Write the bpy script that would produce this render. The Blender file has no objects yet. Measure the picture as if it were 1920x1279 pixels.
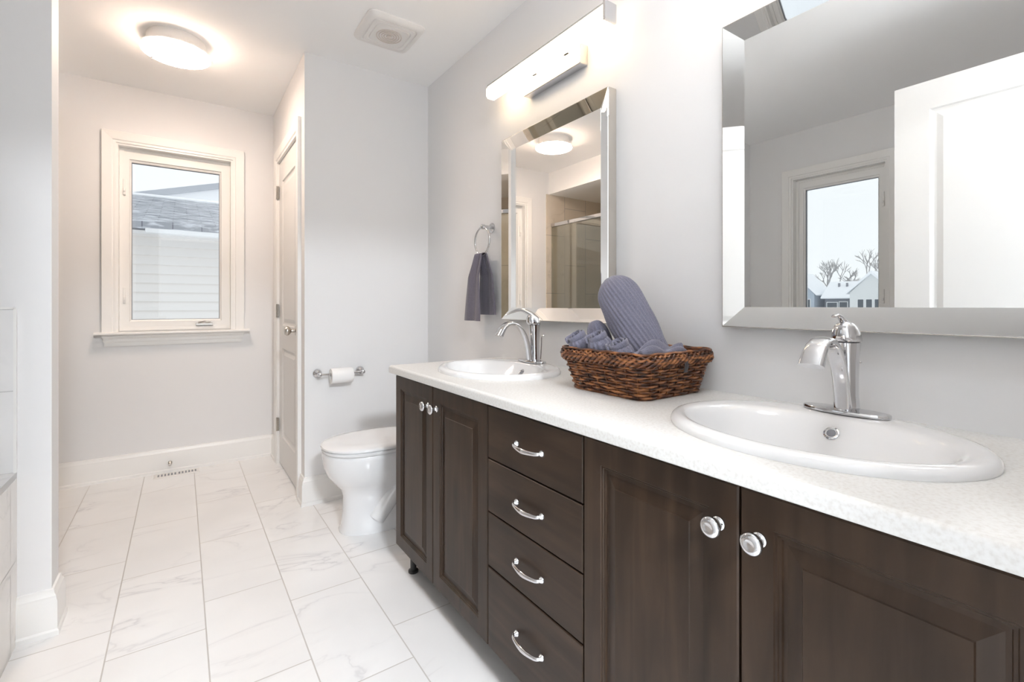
import bpy, bmesh, math, random
from mathutils import Vector, Matrix
random.seed(7)
S = bpy.context.scene
C = S.collection
pi = math.pi

# ------------------------------------------------------------ camera, sky, exposure
cam_d = bpy.data.cameras.new('camera')
cam = bpy.data.objects.new('camera', cam_d); C.objects.link(cam)
cam.location = (-1.262, 0.0, 1.075)
cam.rotation_euler = (pi/2, 0, -math.radians(35.0))
cam_d.sensor_width = 36.0
cam_d.lens = 885.0/1920*36.0
cam_d.shift_y = -(639.5-573)/1920
cam_d.clip_start = 0.02; cam_d.clip_end = 500
S.camera = cam
S.view_settings.view_transform = 'Standard'
S.view_settings.look = 'None'
S.view_settings.gamma = 1.0
S.view_settings.use_curve_mapping = False
S.view_settings.exposure = 1.2
S.cycles.max_bounces = 12; S.cycles.diffuse_bounces = 8; S.cycles.glossy_bounces = 8
S.cycles.transparent_max_bounces = 12
S.cycles.sample_clamp_indirect = 12.0
S.cycles.caustics_reflective = False

W = bpy.data.worlds.new('overcast_sky'); S.world = W; W.use_nodes = True
bgn = W.node_tree.nodes['Background']
bgn.inputs[0].default_value = (0.93, 0.965, 1.0, 1); bgn.inputs[1].default_value = 0.51

BAR_STRENGTH = 3.1
DISC_STRENGTH = 27.0
NEAR_FILL_STRENGTH = 11.0
BEDROOM_FILL_STRENGTH = 158.0

def portal(name, loc, rot, sx, sy):
    l = bpy.data.lights.new(name, 'AREA'); l.shape = 'RECTANGLE'; l.size = sx; l.size_y = sy
    l.cycles.is_portal = True
    o = bpy.data.objects.new(name, l); C.objects.link(o); o.location = loc; o.rotation_euler = rot
portal('daylight_far_window', (-1.285, 3.93, 1.48), (-pi/2, 0, 0), 0.6, 1.1)
portal('daylight_tub_window', (-2.90, 1.49, 1.48), (0, -pi/2, 0), 1.1, 0.6)
portal('daylight_added_window', (-0.9, -3.2, 1.45), (pi/2, 0, 0), 2.6, 1.7)  # portal of the bedroom window added for its daylight

# ------------------------------------------------------------ materials
def newmat(name):
    m = bpy.data.materials.new(name); m.use_nodes = True
    nt = m.node_tree; b = nt.nodes['Principled BSDF']
    return m, nt, b
def N(nt, t, **kw):
    n = nt.nodes.new(t)
    for k, v in kw.items(): setattr(n, k, v)
    return n
def noise_bump(nt, b, scale, strength, dist=0.001, detail=3, stretch=None):
    g = N(nt, 'ShaderNodeTexCoord')
    src = g.outputs['Object']
    if stretch:
        mp = N(nt, 'ShaderNodeMapping'); mp.inputs['Scale'].default_value = stretch
        nt.links.new(src, mp.inputs[0]); src = mp.outputs[0]
    n = N(nt, 'ShaderNodeTexNoise'); n.inputs['Scale'].default_value = scale; n.inputs['Detail'].default_value = detail
    nt.links.new(src, n.inputs['Vector'])
    bp = N(nt, 'ShaderNodeBump'); bp.inputs['Strength'].default_value = strength; bp.inputs['Distance'].default_value = dist
    nt.links.new(n.outputs[0], bp.inputs['Height']); nt.links.new(bp.outputs[0], b.inputs['Normal'])
    return n
def ramp(nt, src, stops):
    r = N(nt, 'ShaderNodeValToRGB')
    e = r.color_ramp.elements
    e[0].position = stops[0][0]; e[0].color = (*stops[0][1], 1)
    e[1].position = stops[-1][0]; e[1].color = (*stops[-1][1], 1)
    for p, c in stops[1:-1]:
        x = e.new(p); x.color = (*c, 1)
    nt.links.new(src, r.inputs[0]); return r
def plain(name, col, rough=0.5, metal=0.0, bump=None, coat=0.0, spec=None):
    m, nt, b = newmat(name)
    b.inputs['Base Color'].default_value = (*col, 1); b.inputs['Roughness'].default_value = rough
    b.inputs['Metallic'].default_value = metal; b.inputs['Coat Weight'].default_value = coat
    if spec is not None: b.inputs['Specular IOR Level'].default_value = spec
    if bump: noise_bump(nt, b, *bump)
    return m
def emit(name, col, strength, speck=False):
    m, nt, b = newmat(name)
    b.inputs['Base Color'].default_value = (*col, 1); b.inputs['Roughness'].default_value = 0.25
    b.inputs['Emission Color'].default_value = (*col, 1); b.inputs['Emission Strength'].default_value = strength
    if speck:
        g = N(nt, 'ShaderNodeTexCoord'); v = N(nt, 'ShaderNodeTexVoronoi'); v.inputs['Scale'].default_value = 160
        nt.links.new(g.outputs['Object'], v.inputs['Vector'])
        mr = N(nt, 'ShaderNodeMapRange'); mr.inputs[1].default_value = 0.05; mr.inputs[2].default_value = 0.35
        mr.inputs[3].default_value = strength*0.12; mr.inputs[4].default_value = strength*1.1
        nt.links.new(v.outputs['Distance'], mr.inputs[0]); nt.links.new(mr.outputs[0], b.inputs['Emission Strength'])
    return m

M = {}
M['wall'] = plain('wall_paint', (0.785, 0.785, 0.79), 0.62, bump=(180, 0.08))
M['ceil'] = plain('ceiling_paint', (0.93, 0.93, 0.93), 0.8, bump=(120, 0.1))
M['trim'] = plain('white_trim_paint', (0.84, 0.835, 0.82), 0.32)
M['door'] = plain('white_door_paint', (0.73, 0.725, 0.715), 0.35)
M['vinyl'] = plain('white_window_vinyl', (0.84, 0.835, 0.82), 0.35)
M['chrome'] = plain('chrome', (0.66, 0.66, 0.675), 0.05, 1.0)
M['nickel'] = plain('satin_nickel', (0.55, 0.52, 0.48), 0.25, 1.0)
M['porcelain'] = plain('porcelain', (0.80, 0.805, 0.815), 0.08, coat=0.4)
M['mirror'] = plain('mirror_glass', (0.95, 0.96, 0.955), 0.0, 1.0)
M['mirrorside'] = plain('champagne_mirror_edge', (0.62, 0.58, 0.53), 0.22, 0.8)
M['silveredge'] = plain('dark_mirror_seam', (0.08, 0.08, 0.08), 0.3, 0.3)
M['plastic'] = plain('white_plastic', (0.78, 0.765, 0.75), 0.4)
M['dark'] = plain('dark_gap', (0.02, 0.018, 0.016), 0.7)
M['blackmetal'] = plain('dark_cabinet_foot', (0.03, 0.03, 0.03), 0.4)
M['paper'] = plain('tissue_paper', (0.86, 0.86, 0.86), 0.9, bump=(300, 0.15))
M['snow'] = plain('snow', (0.90, 0.92, 0.95), 0.8, bump=(2, 0.3, 0.05))
M['hazed_bark'] = plain('haze_paled_bark', (0.46, 0.45, 0.45), 0.9)  # paler than real bark: distance haze is put into the colour
M['greyhouse'] = plain('grey_house_front', (0.20, 0.22, 0.25), 0.8)
M['palehouse'] = plain('pale_house_front', (0.72, 0.74, 0.74), 0.8)
M['bluehouse'] = plain('blue_grey_house_front', (0.42, 0.48, 0.55), 0.8)
M['glassdark'] = plain('dark_window_glass', (0.08, 0.1, 0.12), 0.1)
M['carpet'] = plain('bedroom_carpet', (0.70, 0.70, 0.69), 0.95, bump=(400, 0.4))
M['acrylic'] = emit('glowing_bubbled_acrylic', (1.0, 0.76, 0.48), BAR_STRENGTH, True)
M['discglow'] = emit('glowing_frosted_glass', (1.0, 0.80, 0.655), DISC_STRENGTH)
M['near_fill_glow'] = emit('added_globe_glow', (0.95, 0.97, 1.0), NEAR_FILL_STRENGTH)  # glow of the added globe over the near sink
M['bedroom_fill_glow'] = emit('added_bedroom_light_glow', (0.90, 0.95, 1.0), BEDROOM_FILL_STRENGTH)  # glow of the unseen lamp added behind the camera
M['gutter'] = plain('white_gutter', (0.85, 0.86, 0.87), 0.4)
M['soffit'] = plain('grey_fascia', (0.25, 0.26, 0.29), 0.6)

def wood_mat(name, stretch, tint=(0, 0, 0)):
    m, nt, b = newmat(name)
    g = N(nt, 'ShaderNodeTexCoord'); mp = N(nt, 'ShaderNodeMapping'); mp.inputs['Scale'].default_value = stretch
    nt.links.new(g.outputs['Object'], mp.inputs[0])
    n = N(nt, 'ShaderNodeTexNoise'); n.inputs['Scale'].default_value = 3.2; n.inputs['Detail'].default_value = 6; n.inputs['Distortion'].default_value = 0.6
    nt.links.new(mp.outputs[0], n.inputs['Vector'])
    a = [(0.024, 0.0135, 0.0075), (0.036, 0.021, 0.0125), (0.052, 0.031, 0.019)]
    r = ramp(nt, n.outputs[0], [(0.3, a[0]), (0.5, a[1]), (0.72, a[2])])
    n2 = N(nt, 'ShaderNodeTexNoise'); n2.inputs['Scale'].default_value = 7; n2.inputs['Detail'].default_value = 2
    nt.links.new(g.outputs['Object'], n2.inputs['Vector'])
    mx = N(nt, 'ShaderNodeMix', data_type='RGBA', blend_type='MULTIPLY'); mx.inputs[0].default_value = 0.55
    r2 = ramp(nt, n2.outputs[0], [(0.3, (0.62, 0.60, 0.60)), (0.6, (1.08, 1.05, 1.02))])
    nt.links.new(r.outputs[0], mx.inputs[6]); nt.links.new(r2.outputs[0], mx.inputs[7])
    nt.links.new(mx.outputs[2], b.inputs['Base Color'])
    b.inputs['Roughness'].default_value = 0.38; b.inputs['Specular IOR Level'].default_value = 0.28
    bp = N(nt, 'ShaderNodeBump'); bp.inputs['Strength'].default_value = 0.05; bp.inputs['Distance'].default_value = 0.001
    nt.links.new(n.outputs[0], bp.inputs['Height']); nt.links.new(bp.outputs[0], b.inputs['Normal'])
    return m
M['wood'] = wood_mat('dark_stained_wood_upright_grain', (6, 9, 0.9))
M['woodh'] = wood_mat('dark_stained_wood_level_grain', (6, 0.9, 9))

def marble_tile(name, base, vein, groutc, bw, rh, off, swz, shift, mortar, rough=0.18, veins=0.8):
    """tile courses laid out in world metres; swz picks which world axes run along/across the tiles"""
    m, nt, b = newmat(name)
    geo = N(nt, 'ShaderNodeNewGeometry')
    sep = N(nt, 'ShaderNodeSeparateXYZ'); nt.links.new(geo.outputs['Position'], sep.inputs[0])
    cmb = N(nt, 'ShaderNodeCombineXYZ')
    for k in range(2):
        ad = N(nt, 'ShaderNodeMath', operation='ADD'); ad.inputs[1].default_value = shift[k]
        nt.links.new(sep.outputs['XYZ'.index(swz[k])], ad.inputs[0]); nt.links.new(ad.outputs[0], cmb.inputs[k])
    br = N(nt, 'ShaderNodeTexBrick')
    br.offset = off; br.offset_frequency = 2; br.squash = 1.0
    br.inputs['Scale'].default_value = 1.0; br.inputs['Mortar Size'].default_value = mortar
    br.inputs['Mortar Smooth'].default_value = 0.2; br.inputs['Bias'].default_value = 0.0
    br.inputs['Brick Width'].default_value = bw; br.inputs['Row Height'].default_value = rh
    br.inputs['Color1'].default_value = (0, 0, 0, 1); br.inputs['Color2'].default_value = (1, 1, 1, 1)
    nt.links.new(cmb.outputs[0], br.inputs['Vector'])
    # veins: each tile reads the noise at its own offset
    off_v = N(nt, 'ShaderNodeVectorMath', operation='SCALE'); off_v.inputs[3].default_value = 7.3
    nt.links.new(br.outputs['Color'], off_v.inputs[0])
    addv = N(nt, 'ShaderNodeVectorMath', operation='ADD')
    nt.links.new(geo.outputs['Position'], addv.inputs[0]); nt.links.new(off_v.outputs[0], addv.inputs[1])
    mp = N(nt, 'ShaderNodeMapping'); mp.inputs['Rotation'].default_value = (0.2, 0.3, 0.6); mp.inputs['Scale'].default_value = (1.0, 2.4, 1.6)
    nt.links.new(addv.outputs[0], mp.inputs[0])
    n = N(nt, 'ShaderNodeTexNoise'); n.inputs['Scale'].default_value = 1.5; n.inputs['Detail'].default_value = 5; n.inputs['Distortion'].default_value = 0.9
    nt.links.new(mp.outputs[0], n.inputs['Vector'])
    sb = N(nt, 'ShaderNodeMath', operation='SUBTRACT'); sb.inputs[1].default_value = 0.5; nt.links.new(n.outputs[0], sb.inputs[0])
    ab = N(nt, 'ShaderNodeMath', operation='ABSOLUTE'); nt.links.new(sb.outputs[0], ab.inputs[0])
    r = ramp(nt, ab.outputs[0], [(0.0, vein), (0.012, tuple(v*(1-veins*0.3)+w*veins*0.3 for v, w in zip(base, vein))), (0.05, base)])
    n3 = N(nt, 'ShaderNodeTexNoise'); n3.inputs['Scale'].default_value = 2.6; n3.inputs['Detail'].default_value = 3
    nt.links.new(addv.outputs[0], n3.inputs['Vector'])
    r3 = ramp(nt, n3.outputs[0], [(0.42, (0, 0, 0)), (0.62, (1, 1, 1))])
    fade = N(nt, 'ShaderNodeMix', data_type='RGBA'); fade.inputs[6].default_value = (*base, 1)
    nt.links.new(r3.outputs[0], fade.inputs[0]); nt.links.new(r.outputs[0], fade.inputs[7])
    cloud = ramp(nt, n3.outputs[0], [(0.3, (0.95, 0.95, 0.95)), (0.7, (1.03, 1.03, 1.03))])
    mul = N(nt, 'ShaderNodeMix', data_type='RGBA', blend_type='MULTIPLY'); mul.inputs[0].default_value = 1
    nt.links.new(fade.outputs[2], mul.inputs[6]); nt.links.new(cloud.outputs[0], mul.inputs[7])
    gm = N(nt, 'ShaderNodeMix', data_type='RGBA'); gm.inputs[7].default_value = (*groutc, 1)
    nt.links.new(br.outputs['Fac'], gm.inputs[0]); nt.links.new(mul.outputs[2], gm.inputs[6])
    nt.links.new(gm.outputs[2], b.inputs['Base Color'])
    rr = N(nt, 'ShaderNodeMapRange'); rr.inputs[3].default_value = rough; rr.inputs[4].default_value = 0.8
    nt.links.new(br.outputs['Fac'], rr.inputs[0]); nt.links.new(rr.outputs[0], b.inputs['Roughness'])
    iv = N(nt, 'ShaderNodeMath', operation='SUBTRACT'); iv.inputs[0].default_value = 1; nt.links.new(br.outputs['Fac'], iv.inputs[1])
    bp = N(nt, 'ShaderNodeBump'); bp.inputs['Strength'].default_value = 0.4; bp.inputs['Distance'].default_value = 0.001
    nt.links.new(iv.outputs[0], bp.inputs['Height']); nt.links.new(bp.outputs[0], b.inputs['Normal'])
    return m
TW, TH = 0.515, 0.2575
M['floor'] = marble_tile('white_marble_floor_tile', (0.85, 0.85, 0.85), (0.69, 0.69, 0.70), (0.54, 0.52, 0.50), TW, TH, 0.33, 'YX', (-2.04+10*TW, 0.9375+10*TH), 0.0022)
M['tubtile'] = marble_tile('beige_tub_front_tile', (0.80, 0.76, 0.72), (0.6, 0.57, 0.54), (0.45, 0.43, 0.41), 0.515, 0.26, 0.0, 'YZ', (5.15, 5.2-0.27), 0.002)
M['walltile_y'] = marble_tile('white_wall_tile', (0.83, 0.83, 0.83), (0.66, 0.66, 0.67), (0.6, 0.6, 0.6), 0.52, 0.258, 0.0, 'XZ', (5.2+1.69, 5.16-0.547), 0.002)
M['walltile_x'] = marble_tile('white_wall_tile_side', (0.83, 0.83, 0.83), (0.66, 0.66, 0.67), (0.6, 0.6, 0.6), 0.52, 0.258, 0.0, 'YZ', (5.2, 5.16-0.547), 0.002)
M['decktile'] = marble_tile('white_deck_tile', (0.83, 0.83, 0.83), (0.66, 0.66, 0.67), (0.6, 0.6, 0.6), 0.52, 0.26, 0.0, 'YX', (5.2, 5.2+1.69), 0.002)
M['showtile_y'] = marble_tile('grey_beige_shower_tile', (0.66, 0.59, 0.50), (0.50, 0.45, 0.38), (0.36, 0.34, 0.31), 0.6, 0.3, 0.5, 'ZX', (6.0, 6.0), 0.003)
M['showtile_x'] = marble_tile('grey_beige_shower_tile_side', (0.66, 0.59, 0.50), (0.50, 0.45, 0.38), (0.36, 0.34, 0.31), 0.6, 0.3, 0.5, 'ZY', (6.0, 6.0), 0.003)

m, nt, b = newmat('speckled_white_laminate')
g = N(nt, 'ShaderNodeTexCoord'); n = N(nt, 'ShaderNodeTexNoise'); n.inputs['Scale'].default_value = 170; n.inputs['Detail'].default_value = 4
nt.links.new(g.outputs['Object'], n.inputs['Vector'])
r = ramp(nt, n.outputs[0], [(0.32, (0.66, 0.645, 0.62)), (0.5, (0.73, 0.725, 0.71)), (0.7, (0.76, 0.76, 0.75))])
nt.links.new(r.outputs[0], b.inputs['Base Color']); b.inputs['Roughness'].default_value = 0.42
M['counter'] = m

def glass_mat(name, tint, gloss_scale, base):
    m = bpy.data.materials.new(name); m.use_nodes = True; nt = m.node_tree
    nt.nodes.remove(nt.nodes['Principled BSDF'])
    tr = N(nt, 'ShaderNodeBsdfTransparent'); tr.inputs[0].default_value = (*tint, 1)
    gl = N(nt, 'ShaderNodeBsdfGlossy'); gl.inputs['Roughness'].default_value = 0.0
    fr = N(nt, 'ShaderNodeFresnel'); fr.inputs[0].default_value = 1.5
    mu = N(nt, 'ShaderNodeMath', operation='MULTIPLY_ADD'); mu.inputs[1].default_value = gloss_scale; mu.inputs[2].default_value = base
    nt.links.new(fr.outputs[0], mu.inputs[0])
    mx = N(nt, 'ShaderNodeMixShader')
    nt.links.new(mu.outputs[0], mx.inputs[0]); nt.links.new(tr.outputs[0], mx.inputs[1]); nt.links.new(gl.outputs[0], mx.inputs[2])
    nt.links.new(mx.outputs[0], nt.nodes['Material Output'].inputs[0]); return m
M['pane'] = glass_mat('window_pane', (0.97, 0.98, 0.98), 0.8, 0.02)
M['showerglass'] = glass_mat('shower_glass', (0.93, 0.94, 0.91), 0.6, 0.0)

def towel_mat(name, col, axis, scale, rib=True):
    m, nt, b = newmat(name)
    g = N(nt, 'ShaderNodeTexCoord')
    n = N(nt, 'ShaderNodeTexNoise'); n.inputs['Scale'].default_value = 420; n.inputs['Detail'].default_value = 2
    nt.links.new(g.outputs['Object'], n.inputs['Vector'])
    r = ramp(nt, n.outputs[0], [(0.3, tuple(c*0.72 for c in col)), (0.7, tuple(c*1.15 for c in col))])
    nt.links.new(r.outputs[0], b.inputs['Base Color'])
    b.inputs['Roughness'].default_value = 0.95; b.inputs['Sheen Weight'].default_value = 0.35; b.inputs['Sheen Roughness'].default_value = 0.5
    bp = N(nt, 'ShaderNodeBump'); bp.inputs['Strength'].default_value = 0.7; bp.inputs['Distance'].default_value = 0.0015
    nt.links.new(n.outputs[0], bp.inputs['Height']); nt.links.new(bp.outputs[0], b.inputs['Normal'])
    return m
M['towel'] = towel_mat('blue_grey_terry', (0.215, 0.215, 0.29), 0, 1)
M['towel_dark'] = towel_mat('charcoal_violet_terry', (0.155, 0.14, 0.18), 0, 1)

def wicker_mat(name, cols):
    m, nt, b = newmat(name)
    oi = N(nt, 'ShaderNodeTexCoord')
    mp = N(nt, 'ShaderNodeMapping'); mp.inputs['Scale'].default_value = (1, 1, 4.5); nt.links.new(oi.outputs['Object'], mp.inputs[0])
    n = N(nt, 'ShaderNodeTexNoise'); n.inputs['Scale'].default_value = 34; n.inputs['Detail'].default_value = 2
    nt.links.new(mp.outputs[0], n.inputs['Vector'])
    r = ramp(nt, n.outputs[0], [(0.36, cols[0]), (0.5, cols[1]), (0.64, cols[2])])
    nt.links.new(r.outputs[0], b.inputs['Base Color']); b.inputs['Roughness'].default_value = 0.38
    return m
M['wicker'] = wicker_mat('brown_wicker', [(0.030, 0.011, 0.007), (0.13, 0.042, 0.016), (0.38, 0.155, 0.055)])

def siding_mat():
    m, nt, b = newmat('white_lap_siding')
    b.inputs['Base Color'].default_value = (0.87, 0.84, 0.81, 1); b.inputs['Roughness'].default_value = 0.6
    return m
M['siding'] = siding_mat()
m, nt, b = newmat('grey_shingles')
g = N(nt, 'ShaderNodeTexCoord'); br = N(nt, 'ShaderNodeTexBrick'); br.inputs['Scale'].default_value = 1
br.inputs['Brick Width'].default_value = 0.3; br.inputs['Row Height'].default_value = 0.13; br.inputs['Mortar Size'].default_value = 0.006
br.inputs['Color1'].default_value = (0.25, 0.27, 0.31, 1); br.inputs['Color2'].default_value = (0.38, 0.40, 0.44, 1); br.inputs['Mortar'].default_value = (0.15, 0.16, 0.19, 1)
nt.links.new(g.outputs['Object'], br.inputs['Vector'])
n = N(nt, 'ShaderNodeTexNoise'); n.inputs['Scale'].default_value = 5; n.inputs['Detail'].default_value = 4
mpp = N(nt, 'ShaderNodeMapping'); mpp.inputs['Scale'].default_value = (1, 6, 6); nt.links.new(g.outputs['Object'], mpp.inputs[0]); nt.links.new(mpp.outputs[0], n.inputs['Vector'])
r = ramp(nt, n.outputs[0], [(0.48, (0, 0, 0)), (0.62, (1, 1, 1))])
mx = N(nt, 'ShaderNodeMix', data_type='RGBA'); mx.inputs[7].default_value = (0.7, 0.73, 0.78, 1)
nt.links.new(r.outputs[0], mx.inputs[0]); nt.links.new(br.outputs[0], mx.inputs[6]); nt.links.new(mx.outputs[2], b.inputs['Base Color']); b.inputs['Roughness'].default_value = 0.9
M['shingle'] = m

# ------------------------------------------------------------ builders
WL = {}                                                  # world origin of every object built here
def tag(o, label=None, cat=None, group=None, kind=None):
    for k, v in (('label', label), ('category', cat), ('group', group), ('kind', kind)):
        if v: o[k] = v
    return o
def thing(name, label, cat, loc, group=None):
    o = bpy.data.objects.new(name, None); C.objects.link(o); o.location = loc; o.empty_display_size = 0.05
    WL[o.name] = Vector(loc); return tag(o, label, cat, group)
def obj(name, bm, mat, parent=None, smooth=False, bevel=0.0, label=None, seg=2, origin=None, weld=True):
    """bm holds world coordinates; it becomes one mesh whose origin is the parent's, or its own base centre"""
    if weld: bmesh.ops.remove_doubles(bm, verts=bm.verts, dist=1e-6)
    bmesh.ops.recalc_face_normals(bm, faces=bm.faces)
    if parent is not None: O = WL[parent.name]
    elif origin is not None: O = Vector(origin)
    else:
        xs = [v.co for v in bm.verts]
        lo = Vector([min(c[i] for c in xs) for i in range(3)]); hi = Vector([max(c[i] for c in xs) for i in range(3)])
        O = Vector(((lo.x+hi.x)/2, (lo.y+hi.y)/2, lo.z))
    bmesh.ops.translate(bm, verts=bm.verts, vec=-O)
    me = bpy.data.meshes.new(name); bm.to_mesh(me); bm.free()
    me.materials.append(M[mat] if isinstance(mat, str) else mat)
    o = bpy.data.objects.new(name, me); C.objects.link(o); WL[o.name] = O.copy()
    if parent is not None: o.parent = parent
    else: o.location = O
    if smooth:
        me.polygons.foreach_set('use_smooth', [True]*len(me.polygons))
        if smooth is not True:
            me.set_sharp_from_angle(angle=math.radians(smooth))
    if bevel:
        md = o.modifiers.new('edge', 'BEVEL'); md.width = bevel; md.segments = seg; md.limit_method = 'ANGLE'; md.angle_limit = math.radians(40)
    if label: o['label'] = label
    return o
def struct(name, bm, mat, parent=None, **k):
    o = obj(name, bm, mat, parent, **k)
    if parent is None: o['kind'] = 'structure'
    return o
def B(): return bmesh.new()
def box(bm, x0, x1, y0, y1, z0, z1):
    v = [bm.verts.new((x, y, z)) for x in (x0, x1) for y in (y0, y1) for z in (z0, z1)]
    for f in ((0,1,3,2), (4,6,7,5), (0,4,5,1), (2,3,7,6), (0,2,6,4), (1,5,7,3)): bm.faces.new([v[i] for i in f])
    return bm
def bx(*a): return box(B(), *a)
def holed_box(bm, x0, x1, y0, y1, z0, z1, axis, h):
    """wall slab with one rectangular opening; h = (lo, hi, z0, z1) along the wall"""
    a, b_, c, d = h
    if axis == 'x':
        for r_ in ((x0, a, z0, z1), (b_, x1, z0, z1), (a, b_, z0, c), (a, b_, d, z1)):
            if r_[1]-r_[0] > 1e-5 and r_[3]-r_[2] > 1e-5: box(bm, r_[0], r_[1], y0, y1, r_[2], r_[3])
    else:
        for r_ in ((y0, a, z0, z1), (b_, y1, z0, z1), (a, b_, z0, c), (a, b_, d, z1)):
            if r_[1]-r_[0] > 1e-5 and r_[3]-r_[2] > 1e-5: box(bm, x0, x1, r_[0], r_[1], r_[2], r_[3])
    return bm
def loft(bm, rings, cap0=True, cap1=True, closed=True):
    rv = [[bm.verts.new(p) for p in r] for r in rings]
    n = len(rings[0])
    for i in range(len(rv)-1):
        for j in range(n if closed else n-1):
            k = (j+1) % n
            bm.faces.new((rv[i][j], rv[i][k], rv[i+1][k], rv[i+1][j]))
    if cap0 and closed: bm.faces.new(rv[0][::-1])
    if cap1 and closed: bm.faces.new(rv[-1])
    return bm
def ring(c, u, v, ru, rv, n=24, p=2.0):
    out = []
    for i in range(n):
        t = 2*pi*i/n; a, s = math.cos(t), math.sin(t)
        a = math.copysign(abs(a)**(2/p), a); s = math.copysign(abs(s)**(2/p), s)
        out.append(tuple(c[k]+u[k]*ru*a+v[k]*rv*s for k in range(3)))
    return out
def lathe(bm, c, axis, prof, n=28):
    """prof = [(radius, distance along axis)]"""
    A = Vector(axis).normalized(); U = A.orthogonal().normalized(); V = A.cross(U); c = Vector(c)
    loft(bm, [ring(c+A*h, U, V, max(r_, 1e-4), max(r_, 1e-4), n) for r_, h in prof]); return bm
def tube(bm, pts, rad, n=10, closed=False, flat=None):
    P = [Vector(p) for p in pts]; L = len(P)
    rings = []; up = None
    for i, p in enumerate(P):
        if closed: t = (P[(i+1) % L]-P[(i-1) % L]).normalized()
        else: t = (P[min(i+1, L-1)]-P[max(i-1, 0)]).normalized()
        if up is None: up = t.orthogonal().normalized()
        up = (up-t*up.dot(t)); up = up.normalized() if up.length > 1e-6 else t.orthogonal().normalized()
        s = t.cross(up); r_ = rad[i] if isinstance(rad, (list, tuple)) else rad
        rings.append(ring(p, up, s, r_, r_, n))
    if closed: rings.append(rings[0]); loft(bm, rings, False, False)
    else: loft(bm, rings)
    return bm
def ribbon(bm, pts, side, widths, thick, n=16, p=3.0):
    """rounded strap following pts; side = width direction"""
    P = [Vector(q) for q in pts]; rings = []
    sd = Vector(side).normalized()
    for i, q in enumerate(P):
        t = (P[min(i+1, len(P)-1)]-P[max(i-1, 0)]).normalized(); nn = t.cross(sd).normalized()
        rings.append(ring(q, sd, nn, widths[i]/2, thick[i]/2, n, p))
    return loft(bm, rings)
def smoothpath(pts, k=6):
    P = [Vector(p) for p in pts]; out = []
    for i in range(len(P)-1):
        a, b_, c, d = P[max(i-1, 0)], P[i], P[i+1], P[min(i+2, len(P)-1)]
        for j in range(k):
            t = j/k
            out.append(0.5*((2*b_)+(c-a)*t+(2*a-5*b_+4*c-d)*t*t+(-a+3*b_-3*c+d)*t**3))
    out.append(P[-1]); return out
def interp(vals, n):
    out = []
    for i in range(n):
        t = i/(n-1)*(len(vals)-1); k = min(int(t), len(vals)-2); f = t-k
        out.append(vals[k]*(1-f)+vals[k+1]*f)
    return out
def panel(bm, o, U, V, Nn, w, h, loops, thick):
    """slab with moulded front: loops = [(inset, depth below front)]; several panels through panelset"""
    o, U, V, Nn = Vector(o), Vector(U), Vector(V), Vector(Nn)
    rings = [[o+U*0+V*0-Nn*thick, o+U*w-Nn*thick, o+U*w+V*h-Nn*thick, o+V*h-Nn*thick]]
    for ins, dep in loops:
        rings.append([o+U*ins+V*ins-Nn*dep, o+U*(w-ins)+V*ins-Nn*dep, o+U*(w-ins)+V*(h-ins)-Nn*dep, o+U*ins+V*(h-ins)-Nn*dep])
    return loft(bm, rings)
def copy_tree(o, parent=None):
    c = o.copy(); C.objects.link(c); WL[c.name] = WL[o.name].copy()
    if parent is not None: c.parent = parent
    for ch in [q for q in S.objects if q.parent == o]: copy_tree(ch, c)
    return c
def extrude_profile(bm, prof, path):
    """prof = [(out, up)] ; path = [(x, y, nx, ny)] mitred corner points with outward offset direction"""
    rings = [[(x+nx*a, y+ny*a, z) for a, z in prof] for x, y, nx, ny in path]
    return loft(bm, rings)

# ------------------------------------------------------------ room shell
H = 2.44; FW = 3.776; CX0 = -0.72; PY = 2.719; TX = -2.75; PIERX = -1.61; PY0, PY1 = 2.13, 2.235
struct('floor', bx(-2.9, 0.12, -0.14, FW+0.1, -0.1, 0.0), 'floor')
struct('floor_bedroom', bx(-4.0, 2.0, -3.2, -0.14, -0.1, 0.0), 'carpet')
struct('ceiling', bx(-2.9, 0.12, -0.14, FW+0.1, H, H+0.12), 'ceil')
struct('ceiling_bedroom', bx(-4.0, 2.0, -3.2, -0.14, H, H+0.12), 'ceil')
struct('wall_right', bx(0, 0.12, -0.14, PY, 0, H), 'wall')                         # the vanity wall
# window 1 opening in the far wall
WX0, WX1, WZ0, WZ1 = -1.592, -0.972, 0.912, 2.078
struct('wall_far', holed_box(B(), -2.9, 0.12, FW, FW+0.16, 0, H, 'x', (WX0, WX1, WZ0, WZ1)), 'wall')
struct('wall_partition', bx(CX0+0.11, 0.12, PY, PY+0.11, 0, H), 'wall')
DY0, DY1, DZ = 2.878, 3.545, 2.045
struct('wall_closet', holed_box(B(), CX0, CX0+0.11, PY, FW, 0, H, 'y', (DY0, DY1, 0, DZ)), 'wall')
LY0, LY1 = 1.175, 1.795
struct('wall_left', holed_box(B(), TX-0.16, TX, -0.14, PY0, 0, H, 'y', (LY0, LY1, WZ0, WZ1)), 'wall')
struct('wall_pier', bx(TX-0.16, PIERX, PY0, PY1, 0, H), 'wall')
struct('wall_shower', bx(TX-0.16, TX, PY1, FW, 0, H), 'wall')
struct('wall_back', holed_box(B(), TX-0.16, 0.12, -0.14, -0.03, 0, H, 'x', (-1.52, -0.66, 0, 2.09)), 'wall')
struct('ceiling_bulkhead', bx(TX, -1.885, PY1, FW, 2.22, H), 'ceil')
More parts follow.
